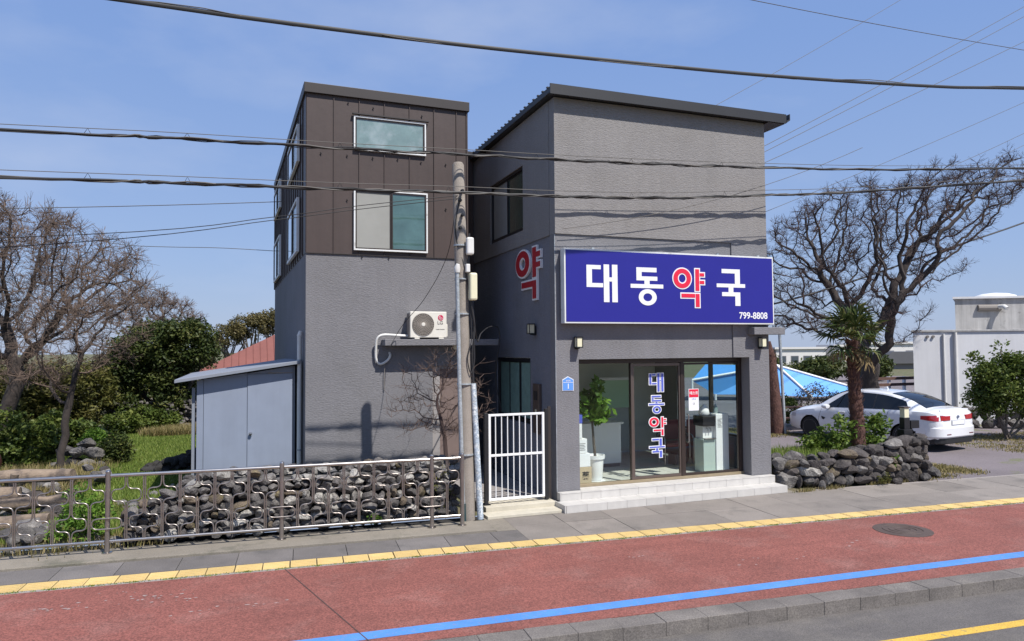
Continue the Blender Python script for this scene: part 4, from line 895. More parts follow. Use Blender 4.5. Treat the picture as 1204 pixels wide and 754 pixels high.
def foliage(name, parent, blobs, nclump, per, crad, leaf, m, aspect=.5, shell=.55, zmin=.02, ups=.3):
    P, t = blobpts(blobs, nclump, per, crad, shell); k = P[:, 2] > zmin; P, t = P[k], t[k]
    V = leafquads(P, leaf, ups, aspect); c = V.mean(0); c[2] = V[:, 2].min(); me = quads_mesh(name, V-c, t, m)
    o = bpy.data.objects.new(name, me); col.objects.link(o); WO[o] = Vector(c)
    if parent is not None: o.parent = parent; o.location = Vector(c)-WO[parent]
    else: o.location = c
    return o
def grow(start, attract, step=.22, kill=.4, infl=3.0, iters=140, tip=.009, expo=2.25, wig=.15, up=0.):
    nodes = [Vector(p) for p in start]; par = list(range(-1, len(start)-1)); A = [Vector(a) for a in attract]; last = len(nodes)
    for it in range(iters):
        kd = kdtree.KDTree(len(nodes))
        for i, p in enumerate(nodes): kd.insert(p, i)
        kd.balance(); acc = {}; keep = []
        for a in A:
            co, i, d = kd.find(a)
            if d < kill: continue
            keep.append(a)
            if d < infl: acc.setdefault(i, Vector((0, 0, 0))); acc[i] += (a-co).normalized()
        A = keep
        if not acc: break
        new = 0
        for i, v in acc.items():
            d = (v.normalized()+Vector(rng.normal(size=3))*wig+Vector((0, 0, up))).normalized(); q = nodes[i]+d*step
            if kd.find(q)[2] < step*.35: continue
            nodes.append(q); par.append(i); new += 1
        if not new: break
    ch = [[] for _ in nodes]
    for i, p in enumerate(par):
        if p >= 0: ch[p].append(i)
    rad = [0.]*len(nodes)
    for i in range(len(nodes)-1, -1, -1): rad[i] = tip if not ch[i] else sum(rad[c]**expo for c in ch[i])**(1/expo)
    return nodes, par, ch, rad
def treemesh(nodes, par, ch, rad, rscale=1., split=.03):
    big, small = MB(), MB(); roots = [0]; stack = [(0, None)]
    while stack:
        i, fr = stack.pop(); chain = [fr, i] if fr is not None else [i]
        while ch[chain[-1]]:
            cs = sorted(ch[chain[-1]], key=lambda c: -rad[c]); cur = chain[-1]
            for c in cs[1:]: stack.append((c, cur))
            chain.append(cs[0])
        if len(chain) < 2: continue
        rs = [rad[c]*rscale for c in chain]
        if fr is not None: rs[0] = min(rs[0], rs[1]*1.15)
        P = [nodes[c] for c in chain]; mb = big if rs[1] > split else small
        mb.tube(P, rs, 9 if rs[1] > .08 else 6 if rs[1] > .03 else 4 if rs[1] > .014 else 3, True)
    return big, small
def twigs(mb, nodes, ch, rad, n, length, r, thr=.02, up=.35, kids=2):
    cand = [i for i in range(len(nodes)) if rad[i] < thr]
    for _ in range(n):
        p = nodes[random.choice(cand)]; d = Vector((random.gauss(0, 1), random.gauss(0, 1), random.gauss(up, .8))).normalized(); l_ = length*random.uniform(.5, 1.3)
        q = p+d*l_*.5+Vector((random.gauss(0, .02), random.gauss(0, .02), .02)); e = q+(d+Vector((random.gauss(0, .3), random.gauss(0, .3), .25))).normalized()*l_*.5
        mb.tube([p, q, e], [r, r*.8, r*.45], 3, False)
        for k in range(kids):
            d2 = (d+Vector((random.gauss(0, .7), random.gauss(0, .7), random.gauss(.2, .5)))).normalized(); mb.tube([q, q+d2*l_*.45], [r*.7, r*.4], 3, False)
def polyattr(poly, base, rx, depth, n, ry=None, dens=None):
    """random points inside an outline given in the tree's own across/up plane, with a rounded thickness"""
    P = np.array(poly); lo, hi = P.min(0), P.max(0); out = []
    cx = (lo[0]+hi[0])/2; hw = (hi[0]-lo[0])/2
    ax = Vector((math.cos(rx), math.sin(rx), 0)); ay = Vector((-math.sin(rx), math.cos(rx), 0))
    while len(out) < n:
        u, v = random.uniform(lo[0], hi[0]), random.uniform(lo[1], hi[1]); ins = False
        for i in range(len(P)):
            a, b2 = P[i], P[i-1]
            if (a[1] > v) != (b2[1] > v) and u < (b2[0]-a[0])*(v-a[1])/(b2[1]-a[1])+a[0]: ins = not ins
        if not ins: continue
        t = min(1, abs(u-cx)/hw); d = depth*math.sqrt(max(0, 1-t*t))+.2
        out.append(Vector(base)+ax*u+Vector((0, 0, v))+ay*random.uniform(-d, d))
    return out
VR = -YAW   # the across direction of a crown outline (turned to face the street corner)
def bare_tree(name, label, base, start, poly, depth, n, group, m1, m2, rx=VR, trunk_r=.25, tip=.010, step=.25, kill=.42, ntwig=2500, tl=.4, tr=.006, wig=.2, expo=2.3, kids=2, split=.03):
    t = thing(name, label, 'tree', group); ax = Vector((math.cos(rx), math.sin(rx), 0)); ay = Vector((-math.sin(rx), math.cos(rx), 0))
    st_ = [Vector(base)+ax*p[0]+ay*p[1]+Vector((0, 0, p[2])) for p in start]; ss = []
    for i in range(len(st_)-1):
        k = max(1, int((st_[i+1]-st_[i]).length/step)); ss += [st_[i].lerp(st_[i+1], j/k) for j in range(k)]
    ss.append(st_[-1]); no, pa, ch, ra = grow(ss, polyattr(poly, base, rx, depth, n), step, kill, 6.0, 120, tip, expo, wig)
    sc_ = trunk_r/ra[0]; ra2 = [max(tip*.8, r*(sc_ if r > .05 else 1+(sc_-1)*(r/.05))) for r in ra]
    big, small = treemesh(no, pa, ch, ra2, 1, split)
    twigs(small, no, ch, ra2, ntwig, tl, tr, .03, kids=kids)
    part('trunk', big, m1, t, smooth=60); b = part('branches', small, m2, t); rebase(t, base); return t

# ================================================================= trees
LG = 'bare trees on the left'
bare_tree('bare_tree', 'large bare tree with leaning dark trunk at the left edge', (-6.35, 23.7, 0), [(0, 0, 0), (.15, 0, 1.2), (.4, .1, 2.1)],
    [(-3.5, 3.0), (-3.5, 6.6), (-1.5, 7.2), (0, 7.3), (1.2, 7.1), (2.5, 6.4), (3.7, 5.6), (4.35, 4.9), (4.3, 4.2), (3.4, 3.8), (2.0, 3.5), (1.3, 3.2), (-.9, 3.1)], 2.2, 1600, LG, M['bark_d'], M['twig'], trunk_r=.20, ntwig=7000, tl=.42, tr=.0065, tip=.011)
bare_tree('bare_tree', 'smaller bare tree with pale forked trunk in front of the bushes', (-4.05, 19.8, 0), [(0, 0, 0), (-.03, 0, .5), (.06, .05, .95)],
    [(-1.3, 1.9), (-1.2, 3.4), (-.3, 4.2), (.8, 4.6), (1.8, 4.5), (2.2, 3.9), (1.7, 3.0), (.8, 2.4), (-.2, 2.1)], 1.2, 600, LG, M['bark_d'], M['twig'], trunk_r=.085, ntwig=1700, tl=.3, tr=.006, tip=.009)
bare_tree('bare_tree', 'faint bare tree showing behind the dark evergreen', (-3.2, 35.4, 0), [(0, 0, 0), (.1, 0, 2.2), (.0, 0, 3.4)],
    [(-1.6, 3.6), (-1.3, 5.0), (-.4, 5.5), (.5, 5.3), (1.3, 4.6), (1.4, 3.8), (.4, 3.4)], 1.2, 420, LG, M['bark'], M['twig'], trunk_r=.16, ntwig=1500, tl=.4, tr=.009, tip=.012)
bare_tree('bare_tree', 'big gnarled bare tree with spreading crown behind the parked car', (20.6, 19.1, 0), [(0, 0, 0), (.0, 0, 1.0), (-.15, 0, 1.7)],
    [(-3.75, 3.7), (-4.0, 5.2), (-3.8, 6.6), (-3.2, 7.4), (-2.2, 8.1), (-1.1, 8.5), (.2, 8.8), (1.8, 9.15), (3.4, 9.4), (4.8, 9.3), (5.7, 8.9), (5.2, 8.1), (4.2, 7.2), (3.0, 6.2), (2.0, 5.4), (1.3, 4.9), (.9, 3.8), (.4, 3.0), (-1.6, 3.2), (-2.8, 3.3)], 2.3, 1700, 'bare tree on the right', M['bark_d'], M['twig_r'], trunk_r=.30, ntwig=8500, tl=.34, tr=.0058, tip=.013, wig=.34, expo=2.15)
# budding twigs: small brown buds scattered through the right crown
bare_tree('leafless_shrub', 'thin leafless shrub in front of the annexe door behind the railing', (3.42, 12.75, 0), [(0, 0, 0), (.05, 0, .7), (.02, 0, 1.3), (-.08, 0, 1.75)],
    [(-.95, 1.4), (-1.0, 2.1), (-.8, 2.6), (-.3, 2.9), (.5, 2.9), (.85, 2.5), (.85, 1.6), (.3, 1.3), (-.3, 1.3)], .5, 300, 'leafless shrub', M['twig_r'], mat('brown_shrub_twig', (.12, .082, .066), .9, .2, 3), trunk_r=.038, ntwig=620, tl=.24, tr=.0036, tip=.0052, step=.11, kill=.18, wig=.28, expo=2.0, kids=1, split=.013)

def far_(bl, k, kx=None):
    return [(x*k, y*k, 2.9+(z-2.9)*k, rx*k, ry*k, rz*k) for x, y, z, rx, ry, rz in bl]
def bush(name, label, cat, blobs, ncl, per, crad, leaf, m, base, stems=3, aspect=.5, group=None, sh=.55, stemr=.03, stemm=None, pname='foliage'):
    t = thing(name, label, cat, group); foliage(pname, t, blobs, ncl, per, crad, leaf, m, aspect, sh)
    if stems:
        mb = MB()
        for i in range(stems):
            b_ = random.choice(blobs); e = Vector(b_[:3])+Vector((random.uniform(-.4, .4)*b_[3], random.uniform(-.4, .4)*b_[4], 0)); s = Vector(base)+Vector((random.uniform(-.12, .12), random.uniform(-.12, .12), 0))
            mid = s.lerp(e, .5)+Vector((random.uniform(-.1, .1), random.uniform(-.1, .1), .1)); mb.tube([s, mid, e], [stemr, stemr*.8, stemr*.5], 6)
        part('trunk' if cat == 'tree' else 'stems', mb, stemm or M['bark'], t, smooth=60)
    rebase(t, base); return t
# dark evergreen
bush('evergreen_tree', 'dense dark evergreen tree left of the shed', 'tree', far_([(-2.80, 24.6, 3.1, 1.0, 1.0, .75), (-1.55, 24.2, 3.25, .75, .8, .72), (-3.40, 24.9, 2.6, .7, .9, .7), (-2.30, 24.6, 2.5, .95, 1.0, .8), (-1.15, 24.0, 2.75, .45, .6, .35), (-2.70, 24.7, 1.6, .8, .9, .9), (-2.00, 24.8, 1.6, .6, .8, .8), (-3.50, 25.0, 1.6, .6, .9, .9), (-1.25, 24.1, 3.5, .42, .5, .42), (-2.10, 24.4, 3.45, .5, .6, .4)], 1.2), 900, 44, .28, .13, M['lf_dark'], (-2.6, 29.5, 0), 5, stemr=.09, stemm=M['bark_d'])
HB = 'shrubs at the back of the left garden'
bush('shrub', 'olive green thicket under the large bare tree', 'shrub', [(-7.8, 28.6, 1.2, 1.5, .8, 1.3), (-6.4, 28.0, 1.3, 1.0, .8, 1.15)], 420, 34, .24, .15, M['lf_olive'], (-7.0, 28.2, 0), 4, group=HB)
bush('shrub', 'tall yellow green bamboo like thicket between the bare trees', 'shrub', [(-5.2, 28.6, 1.4, 1.0, .7, 1.25), (-6.0, 28.2, 1.3, .7, .6, 1.2)], 300, 34, .22, .17, M['lf_olive'], (-5.4, 28.4, 0), 4, .3, group=HB)
bush('shrub', 'broad green shrub at the left edge', 'shrub', [(-5.7, 21.0, .8, .9, .6, .75), (-4.9, 20.8, .65, .6, .5, .6), (-6.4, 21.2, 1.1, .8, .6, .9)], 320, 34, .17, .12, M['lf_mid'], (-5.5, 20.9, 0), 4, group=HB)
bush('shrub', 'mid green shrub behind the boulder heap', 'shrub', [(-4.9, 23.2, .65, .7, .5, .6), (-4.3, 23.6, .5, .45, .4, .45)], 190, 32, .16, .12, M['lf_mid'], (-4.7, 23.3, 0), 3, group=HB)
bush('shrub', 'small bright yellow green shrub beside the boulders', 'shrub', [(-3.55, 21.3, .55, .42, .35, .38)], 90, 34, .13, .08, M['lf_bright'], (-3.55, 21.2, 0), 2, group=HB)
bush('shrub', 'dark low shrub right of the boulders', 'shrub', [(-3.05, 20.9, .4, .38, .35, .45)], 80, 34, .13, .08, M['lf_dark'], (-3.0, 20.9, 0), 2, group=HB)
bush('shrub', 'leafy green shrub at the foot of the evergreen', 'shrub', [(-3.6, 28.3, .5, 1.0, .5, .45), (-2.6, 28.8, .4, .5, .4, .4)], 170, 32, .17, .12, M['lf_mid'], (-3.3, 28.3, 0), 3, group=HB)
bush('shrub', 'fresh green plant poking through the railing left of its second post', 'plant', [(-2.35, 12.75, .42, .26, .3, .42), (-2.05, 12.7, .3, .22, .25, .3), (-2.55, 12.8, .25, .2, .25, .25)], 60, 30, .10, .075, M['lf_bright'], (-2.3, 12.7, 0), 4, .42, stemr=.01)
bush('weed', 'small bright weed at the foot of the wall behind the railing', 'plant', [(2.02, 11.97, .12, .12, .06, .07)], 12, 14, .05, .05, M['lf_bright'], (2.02, 11.97, 0), 0)
bush('weed', 'dull green creeper at the right end of the stone wall', 'plant', [(3.25, 12.1, .55, .22, .08, .45), (3.35, 12.15, .9, .15, .1, .25)], 28, 12, .07, .045, M['lf_olive'], (3.25, 12.1, 0), 2, stemr=.006)
# hill trees behind the red roof
for i, (x, y, s, lab) in enumerate(((-.9, 53, 1.0, 'leftmost brownish hill tree behind the red roof'), (.5, 52.5, 1.15, 'middle brownish hill tree behind the red roof'), (1.9, 52, 1.2, 'rightmost brownish hill tree partly behind the annexe'), (-2.3, 56, .8, 'small far hill tree left of the others'))):
    t = thing('hill_tree', lab, 'tree', 'hill trees behind the red roof'); foliage('crown', t, [(x, y, 4.0*s, 1.25*s, 1.2, .75*s), (x+.5, y, 4.3*s, .9*s, 1, .5*s)], 150, 30, .26, .14, M['lf_hill'], .6)
    mb = MB()
    for k in range(9): mb.tube([(x, y, 0), (x+random.uniform(-.3, .3), y, 2.2), (x+random.uniform(-1.1, 1.3), y+random.uniform(-.5, .5), 3.9*s)], [.10, .07, .03], 5)
    part('trunk', mb, M['bark'], t, smooth=60); rebase(t, (x, y, 0))
foliage_m = bush('tree_line', 'low far tree line beyond the lawn wall', 'trees', [(-17+i*1.6, 44+random.uniform(-1, 1), 1.3, 1.3, 1, 1.3+random.uniform(0, .5)) for i in range(14)], 800, 26, .35, .2, M['lf_hill'], (-1, 44, 0), 0, pname='crown'); foliage_m['kind'] = 'stuff'; del foliage_m['category']
# right side
bush('shrub', 'large round glossy shrub in front of the white building', 'shrub', [(22.1, 15.5, 1.6, .95, .9, .9), (21.5, 15.7, 1.35, .5, .6, .6), (22.9, 15.2, 1.8, .8, .7, .9), (22.3, 15.4, 2.35, .4, .4, .35), (21.3, 15.65, 2.1, .3, .3, .45), (23.2, 15.0, 1.0, .7, .6, .6), (21.2, 15.8, 2.55, .10, .12, .25), (21.9, 15.5, 2.75, .12, .12, .22)], 430, 36, .24, .12, M['lf_mid'], (22.1, 15.5, 0), 6, stemr=.035, group='shrubs on the right')
bush('shrub', 'bright green shrub left of the palm trunk in the planter', 'shrub', [(12.3, 12.75, .82, .36, .32, .32), (12.0, 12.85, .70, .26, .28, .2), (12.65, 12.6, 1.05, .30, .22, .34)], 75, 17, .13, .11, M['lf_mid2'], (12.3, 12.8, .5), 4, stemr=.012, group='shrubs on the right')
bush('shrub', 'bright green shrub right of the palm trunk in the planter', 'shrub', [(13.42, 12.6, .98, .30, .26, .36), (13.65, 12.5, 1.12, .22, .2, .24), (13.3, 12.4, .75, .24, .2, .22)], 60, 17, .13, .11, M['lf_mid2'], (13.4, 12.6, .5), 4, stemr=.012, group='shrubs on the right')
bush('weed', 'green weed growing out of the planter stones', 'plant', [(13.0, 11.55, .48, .12, .06, .16)], 16, 16, .05, .05, M['lf_bright'], (13.0, 11.55, .3), 0)
bush('weed', 'yellowish weed at the foot of the planter wall', 'plant', [(12.55, 11.42, .15, .16, .06, .14)], 16, 16, .05, .045, M['lf_olive'], (12.55, 11.42, 0), 0)
bush('shrub', 'dry brown twiggy shrub in front of the blue tent', 'shrub', [(20.0, 21.3, .8, 1.1, .6, .65), (20.9, 21.0, .7, .7, .5, .6)], 170, 26, .18, .08, M['lf_dry'], (20.2, 21.3, 0), 6, group='shrubs on the right')
bush('shrub', 'small dark green shrub beside the wooden bench', 'shrub', [(18.6, 21.3, .6, .5, .4, .55)], 70, 30, .14, .10, M['lf_mid'], (18.6, 21.3, 0), 2, group='shrubs on the right')
for i, (x, y, s, lab) in enumerate(((45, 47.5, 1, 'dark far tree left of the palm beyond the blue tent'), (49, 46, .9, 'dark far tree behind the palm trunk'), (41, 50, .9, 'dark far tree beyond the left peak of the blue tent'))):
    bush('far_tree', lab, 'tree', [(x, y, 1.0, 2.4*s, 1.5, 1.0*s), (x+1.2, y, 1.5, 1.2, 1, .6)], 170, 26, .4, .28, M['lf_dark'], (x, y, 0), 2, stemr=.12, group='far trees beyond the blue tent')
# grass
def grass(name, label, n, region, h, m, zb=0., wid=.012, lean=.5, patch=None):
    P = region(n); n = len(P)
    a = rng.uniform(0, 2*math.pi, n); H_ = h*rng.uniform(.4, 1.3, n); dx = np.cos(a); dy = np.sin(a); W_ = wid*rng.uniform(.7, 1.4, n)
    z0 = np.full(n, zb) if np.isscalar(zb) else zb
    b1 = np.stack([P[:, 0]-dy*W_, P[:, 1]+dx*W_, z0], 1); b2 = np.stack([P[:, 0]+dy*W_, P[:, 1]-dx*W_, z0], 1)
    tp = np.stack([P[:, 0]+dx*H_*lean*rng.uniform(0, 1.2, n), P[:, 1]+dy*H_*lean*rng.uniform(0, 1.2, n), z0+H_], 1)
    V = np.stack([b1, b2, tp], 1).reshape(-1, 3); me = quads_mesh(name, V, rng.uniform(0, 1, n), m, 3)
    o = bpy.data.objects.new(name, me); col.objects.link(o); o['kind'] = 'stuff'; o['label'] = label; return o
def rect(x0, x1, y0, y1, clump=0):
    def f_(n):
        P = np.stack([rng.uniform(x0, x1, n), rng.uniform(y0, y1, n)], 1)
        if clump:
            C = np.stack([rng.uniform(x0, x1, clump), rng.uniform(y0, y1, clump)], 1); P = C[rng.integers(0, clump, n)]+rng.normal(size=(n, 2))*.16
        return P
    return f_
grass('lawn', 'bright green lawn behind the boulders', 170000, rect(-4.6, -.2, 13.0, 28.6), .10, M['grass'], wid=.014)
grass('lawn', 'grass on the left field', 30000, rect(-8, -3, 17, 27, 500), .16, M['grass'], wid=.014)
grass('dry_grass', 'dry yellow grass behind the driftwood', 22000, rect(-7, -3.2, 16.3, 20.2, 260), .26, M['drygrass'], wid=.010, lean=.9)
grass('dry_grass', 'dry grass among the rubble behind the railing', 8000, rect(-7, -1.2, 11.95, 15.5, 380), .13, M['drygrass'], wid=.008)
grass('dry_grass', 'dry grass below the far stone wall', 14000, rect(-3.2, -.2, 26.8, 28.6), .3, M['drygrass'], wid=.014, lean=.9)
grass('verge_grass', 'mossy grass at the lot edge', 26000, lambda n: np.concatenate([rect(13.9, 15.8, 11.6, 13.4, 60)(n//3), rect(19.5, 26, 13.2, 16.6, 160)(n//3), rect(14.5, 17.5, 18.8, 21.5, 70)(n//3)]), .05, M['drygrass'], wid=.012)
grass('verge_grass', 'sparse weeds at the foot of the planter wall', 700, lambda n: np.stack([rng.choice([10.6, 11.3, 12.5, 13.3], n)+rng.normal(size=n)*.14, 11.52+rng.uniform(-.04, .06, n)], 1), .08, M['drygrass'], wid=.007)
grass('planter_grass', 'grass on the earth inside the planter', 2500, rect(10.6, 13.6, 12.3, 13.3, 40), .12, M['grass'], zb=.56, wid=.008)
grass('kerb_moss', 'moss and tufts in the tile joints', 5000, lambda n: np.array([S(a, .04+rng.normal()*.018)[:2] for a in np.concatenate([rng.uniform(-4, 14, n//2), (rng.choice(40, n-n//2)*.45-4+rng.normal(size=n-n//2)*.05)])]), .014, M['grass'], zb=.0, wid=.006)

# ================================================================= palm
pt = thing('palm_tree', 'short fan palm with shaggy reddish trunk in the stone planter', 'palm tree')
pb = Vector((13.05, 12.55, .5))
P = [pb+Vector((0, 0, 0)), pb+Vector((-.02, 0, .6)), pb+Vector((-.06, 0, 1.3)), pb+Vector((-.10, 0, 2.0)), pb+Vector((-.12, 0, 2.55))]; P = smoothpath(P, 8)
part('trunk', MB().tube(P, [.165-.0016*i+.014*math.sin(i*2.1) for i in range(len(P))], 14), M['palmtrunk'], pt, smooth=60)
fb = MB()
for i in range(520):
    k = random.random(); q = P[int(k*(len(P)-1))]; a_ = random.uniform(0, 6.283); d = Vector((math.cos(a_), math.sin(a_), 0)); s_ = Vector((-d.y, d.x, 0)); b0 = q+d*.135; L_ = random.uniform(.05, .14)
    fb.add([b0-s_*.022, b0+s_*.022, b0+d*(.03+L_*.4)+Vector((0, 0, L_))], [(0, 1, 2)])
part('fibre_stubs', fb, mat('palm_fibre_tuft', (.16, .085, .062), .95, .3, 20), pt)['kind'] = 'stuff'
def frond(seed, m):
    r = np.random.default_rng(seed); V = []; T = []; n = 20; pl_ = r.uniform(.34, .5); tip = Vector((pl_, 0, -.04))
    def q4(a, b_, c, d, t): V.extend([a, b_, c, d]); T.append(t)
    q4(Vector((0, -.012, 0)), Vector((0, .012, 0)), tip+Vector((0, .008, 0)), tip-Vector((0, .008, 0)), .9)
    q4(Vector((0, 0, -.012)), Vector((0, 0, .012)), tip+Vector((0, 0, .008)), tip-Vector((0, 0, .008)), .9)
    for i in range(n):
        a_ = R(-115+230*i/(n-1)); L_ = .46*(1-.25*abs(a_)/2)*r.uniform(.85, 1.1); d = Vector((math.cos(a_), math.sin(a_), .12+.1*r.normal())); s_ = Vector((-math.sin(a_), math.cos(a_), .35*(1 if i % 2 else -1)))
        mid = tip+d*L_*.6; end = tip+d*L_+Vector((0, 0, -.16*r.uniform(.4, 1.5))); w_ = .022; t = r.uniform(.1, .85)
        q4(tip-s_*.006, tip+s_*.006, mid+s_*w_, mid-s_*w_, t); q4(mid-s_*w_, mid+s_*w_, end+s_*.003, end-s_*.003, t)
    return quads_mesh('frond', np.array([tuple(v) for v in V]), np.array(T), m)
FR = [frond(i, M['palmleaf']) for i in range(5)]; FD = [frond(i+9, M['palmdry']) for i in range(3)]
tipw = P[-1]
for i in range(24):
    el = R(78)-R(92 if i < 17 else 116)*(i/21)**.9; az = i*2.39996+random.uniform(-.2, .2); dry = i > 18
    o = inst('frond', random.choice(FD if dry else FR), pt, tipw+Vector((0, 0, .12-.2*(i/21))), (random.uniform(-.3, .3), -el, az), (.98,)*3 if not dry else (.85,)*3)
    if dry: o['label'] = 'withered brown frond'
rebase(pt, pb)

# ================================================================= parked car (frame: x forward from the rear bumper, y left, z up)
car = thing('parked_car', 'white liftback car parked facing away beside the stone planter', 'car')
st_x = np.array([0, .05, .16, .40, .75, 1.1, 1.5, 2.0, 2.5, 3.0, 3.3, 3.65, 4.1, 4.5, 4.72, 4.82])
st_w = np.array([.66, .76, .845, .895, .91, .915, .915, .91, .91, .915, .915, .91, .90, .86, .76, .62])
st_lo = np.array([.42, .34, .28, .24, .21, .2, .2, .2, .2, .2, .2, .2, .21, .24, .28, .36])
st_b = np.array([.78, .93, .99, 1.02, 1.02, 1.01, 1.00, .985, .97, .95, .93, .90, .84, .76, .66, .52])
st_r = np.array([.84, 1.02, 1.09, 1.115, 1.27, 1.39, 1.475, 1.515, 1.51, 1.42, 1.27, 1.05, .96, .86, .74, .56])
st_wr = np.array([.50, .62, .68, .66, .63, .62, .62, .63, .63, .63, .66, .74, .70, .64, .56, .44])
def crv(y): # smooth monotone-ish interpolation
    def g_(x):
        i = int(np.clip(np.searchsorted(st_x, x)-1, 0, len(st_x)-2)); t = (x-st_x[i])/(st_x[i+1]-st_x[i]); m_ = np.gradient(y, st_x); h = st_x[i+1]-st_x[i]
        return (2*t**3-3*t*t+1)*y[i]+(t**3-2*t*t+t)*h*m_[i]+(-2*t**3+3*t*t)*y[i+1]+(t**3-t*t)*h*m_[i+1]
    return g_
cw, clo, cb, cr_, cwr = map(crv, (st_w, st_lo, st_b, st_r, st_wr))
def half(x):
    w_, lo, be, ro, wr = cw(x), clo(x), cb(x), cr_(x), cwr(x); wb = w_*.955
    return [(0, lo), (w_*.7, lo), (w_*.93, lo+.03), (w_*.985, lo+.13), (w_, lo+.30), (w_*.995, (lo+.3)*.4+be*.6-.03), (w_*.985, be-.10), (wb, be), (wb+(wr-wb)*.5, be+(ro-.05-be)*.52), (wr, ro-.05), (wr*.86, ro-.018), (wr*.5, ro+.004), (0, ro+.012)]
xs_ = sorted(set(list(np.linspace(0, 4.82, 60))+[.02, .05, .1])); body = MB(); H_ = len(half(1)); ring = 2*H_-2
for x in xs_:
    h = half(x); pts_ = [(x, y, z) for y, z in h]+[(x, -y, z) for y, z in h[-2:0:-1]]; body.v += pts_
for i in range(len(xs_)-1):
    for j in range(ring): body.f.append((i*ring+j, (i+1)*ring+j, (i+1)*ring+(j+1) % ring, i*ring+(j+1) % ring))
body.f.append(tuple(range(ring))); body.f.append(tuple((len(xs_)-1)*ring+j for j in range(ring))[::-1])
bo = part('body', body, M['carpaint'], car, smooth=35)
WX = (.93, 3.86)
cut = MB()
for x in WX: cut.tube([(x, -1.2, .33), (x, -.62, .33)], .365, 32); cut.tube([(x, .62, .33), (x, 1.2, .33)], .365, 32)
co_ = part('cutter', cut, M['carblack'])
for o_ in (bo, co_):
    b2_ = bmesh.new(); b2_.from_mesh(o_.data); bmesh.ops.remove_doubles(b2_, verts=b2_.verts, dist=1e-5); bmesh.ops.recalc_face_normals(b2_, faces=b2_.faces[:]); v_ = b2_.calc_volume(signed=True)

    if v_ < 0: bmesh.ops.reverse_faces(b2_, faces=b2_.faces[:])
    b2_.to_mesh(o_.data); b2_.free()
bmod = bo.modifiers.new('b', 'BOOLEAN'); bmod.object = co_; bmod.operation = 'DIFFERENCE'; bmod.solver = 'FAST'
dg = bpy.context.evaluated_depsgraph_get(); dg.update(); me2 = bpy.data.meshes.new_from_object(bo.evaluated_get(dg)); bo.modifiers.clear(); bo.data = me2
me2.materials.clear(); me2.materials.append(M['carpaint']); me2.materials.append(M['carblack'])
for p in me2.polygons:
    c = p.center+Vector(WO[bo]); inw = any(abs(math.hypot(c.x-x, c.z-.33)) < .372 and abs(c.y) < .905 for x in WX) ; p.material_index = 1 if inw or (c.z < .27) else 0
shade(me2, 35); bpy.data.objects.remove(co_)
def side_y(x, z):
    h = half(x)
    for k in range(2, len(h)-1):
        if h[k][1] <= z <= h[k+1][1] or (k > 5 and h[k+1][1] >= z): 
            t = (z-h[k][1])/max(1e-6, h[k+1][1]-h[k][1]); return h[k][0]+(h[k+1][0]-h[k][0])*min(1, max(0, t))
    return h[6][0]
def patch(name, m, sgn, xa, xb, zlo, zhi, off=.005, nx=24, nz=5, root=None):
    mb = MB(); 
    for i in range(nx+1):
        x = xa+(xb-xa)*i/nx; a_, b2 = zlo(x), zhi(x)
        for j in range(nz+1): z = a_+(b2-a_)*j/nz; mb.v.append((x, sgn*(side_y(x, z)+off), z+off*.3))
    for i in range(nx):
        for j in range(nz): q = (i*(nz+1)+j, (i+1)*(nz+1)+j, (i+1)*(nz+1)+j+1, i*(nz+1)+j+1); mb.f.append(q if sgn < 0 else q[::-1])
    return part(name, mb, m, root or car, smooth=60)
wlo = lambda x: cb(x)+.025
def whi(x):
    base_ = cr_(x)-.085; lo_ = cb(x)+.025
    return max(lo_+.005, min(base_, lo_+(x-.78)*1.25, lo_+(3.42-x)*.62))
for s in (1, -1):
    patch('side_window', M['carglass'], s, .80, 1.78, wlo, whi); patch('side_window', M['carglass'], s, 1.82, 2.56, wlo, whi); patch('side_window', M['carglass'], s, 2.60, 3.38, wlo, whi)
    patch('pillar', M['carblack'], s, 1.781, 1.819, wlo, whi, .004, 2); patch('pillar', M['carblack'], s, 2.561, 2.599, wlo, whi, .004, 2)
    patch('tail_light', M['tail'], s, .015, .44, lambda x: .80+.10*max(0, (x-.1)), lambda x: .955-.03*(x/.44), .008, 12, 3)
    patch('headlight', mat('clear_lens', (.5, .52, .55), .1, coat=1), s, 4.38, 4.70, lambda x: .62, lambda x: .72, .006, 8, 3)
    # door shut lines, sill crease, handles
    dl = MB()
    for x in (1.38, 2.50, 3.50): dl.tube([(x+.05*math.sin(k*.6), s*(side_y(x, z)+.001), z) for k, z in enumerate(np.linspace(.32, cb(x), 8))], .004, 4)
    part('shut_line', dl, M['carblack'], car)
    for x in (1.55, 2.66): part('door_handle', MB().box(x, x+.2, s*(side_y(x, .86)+.005), s*(side_y(x, .86)+.03), .85, .88), M['carpaint'], car, bevel=.008)
    mr = part('mirror', MB().lathe([(.02, -.09), (.08, -.08), (.10, 0), (.07, .09), (.02, .10)], 14, (0, 0, 0), 'x').xf(Matrix.Translation((3.22, s*1.0, 1.0)) @ Matrix.Diagonal((1, 1.1, .75, 1))), M['carpaint'], car, smooth=60)
    part('mirror_arm', MB().box(3.16, 3.22, s*.86, s*.93, .95, .99), M['carblack'], car)
    part('fender_vent', MB().prism([(3.30, .66), (3.44, .70), (3.42, .62), (3.36, .60)], 'y', s*(.915), s*(.921)), M['carblack'], car)
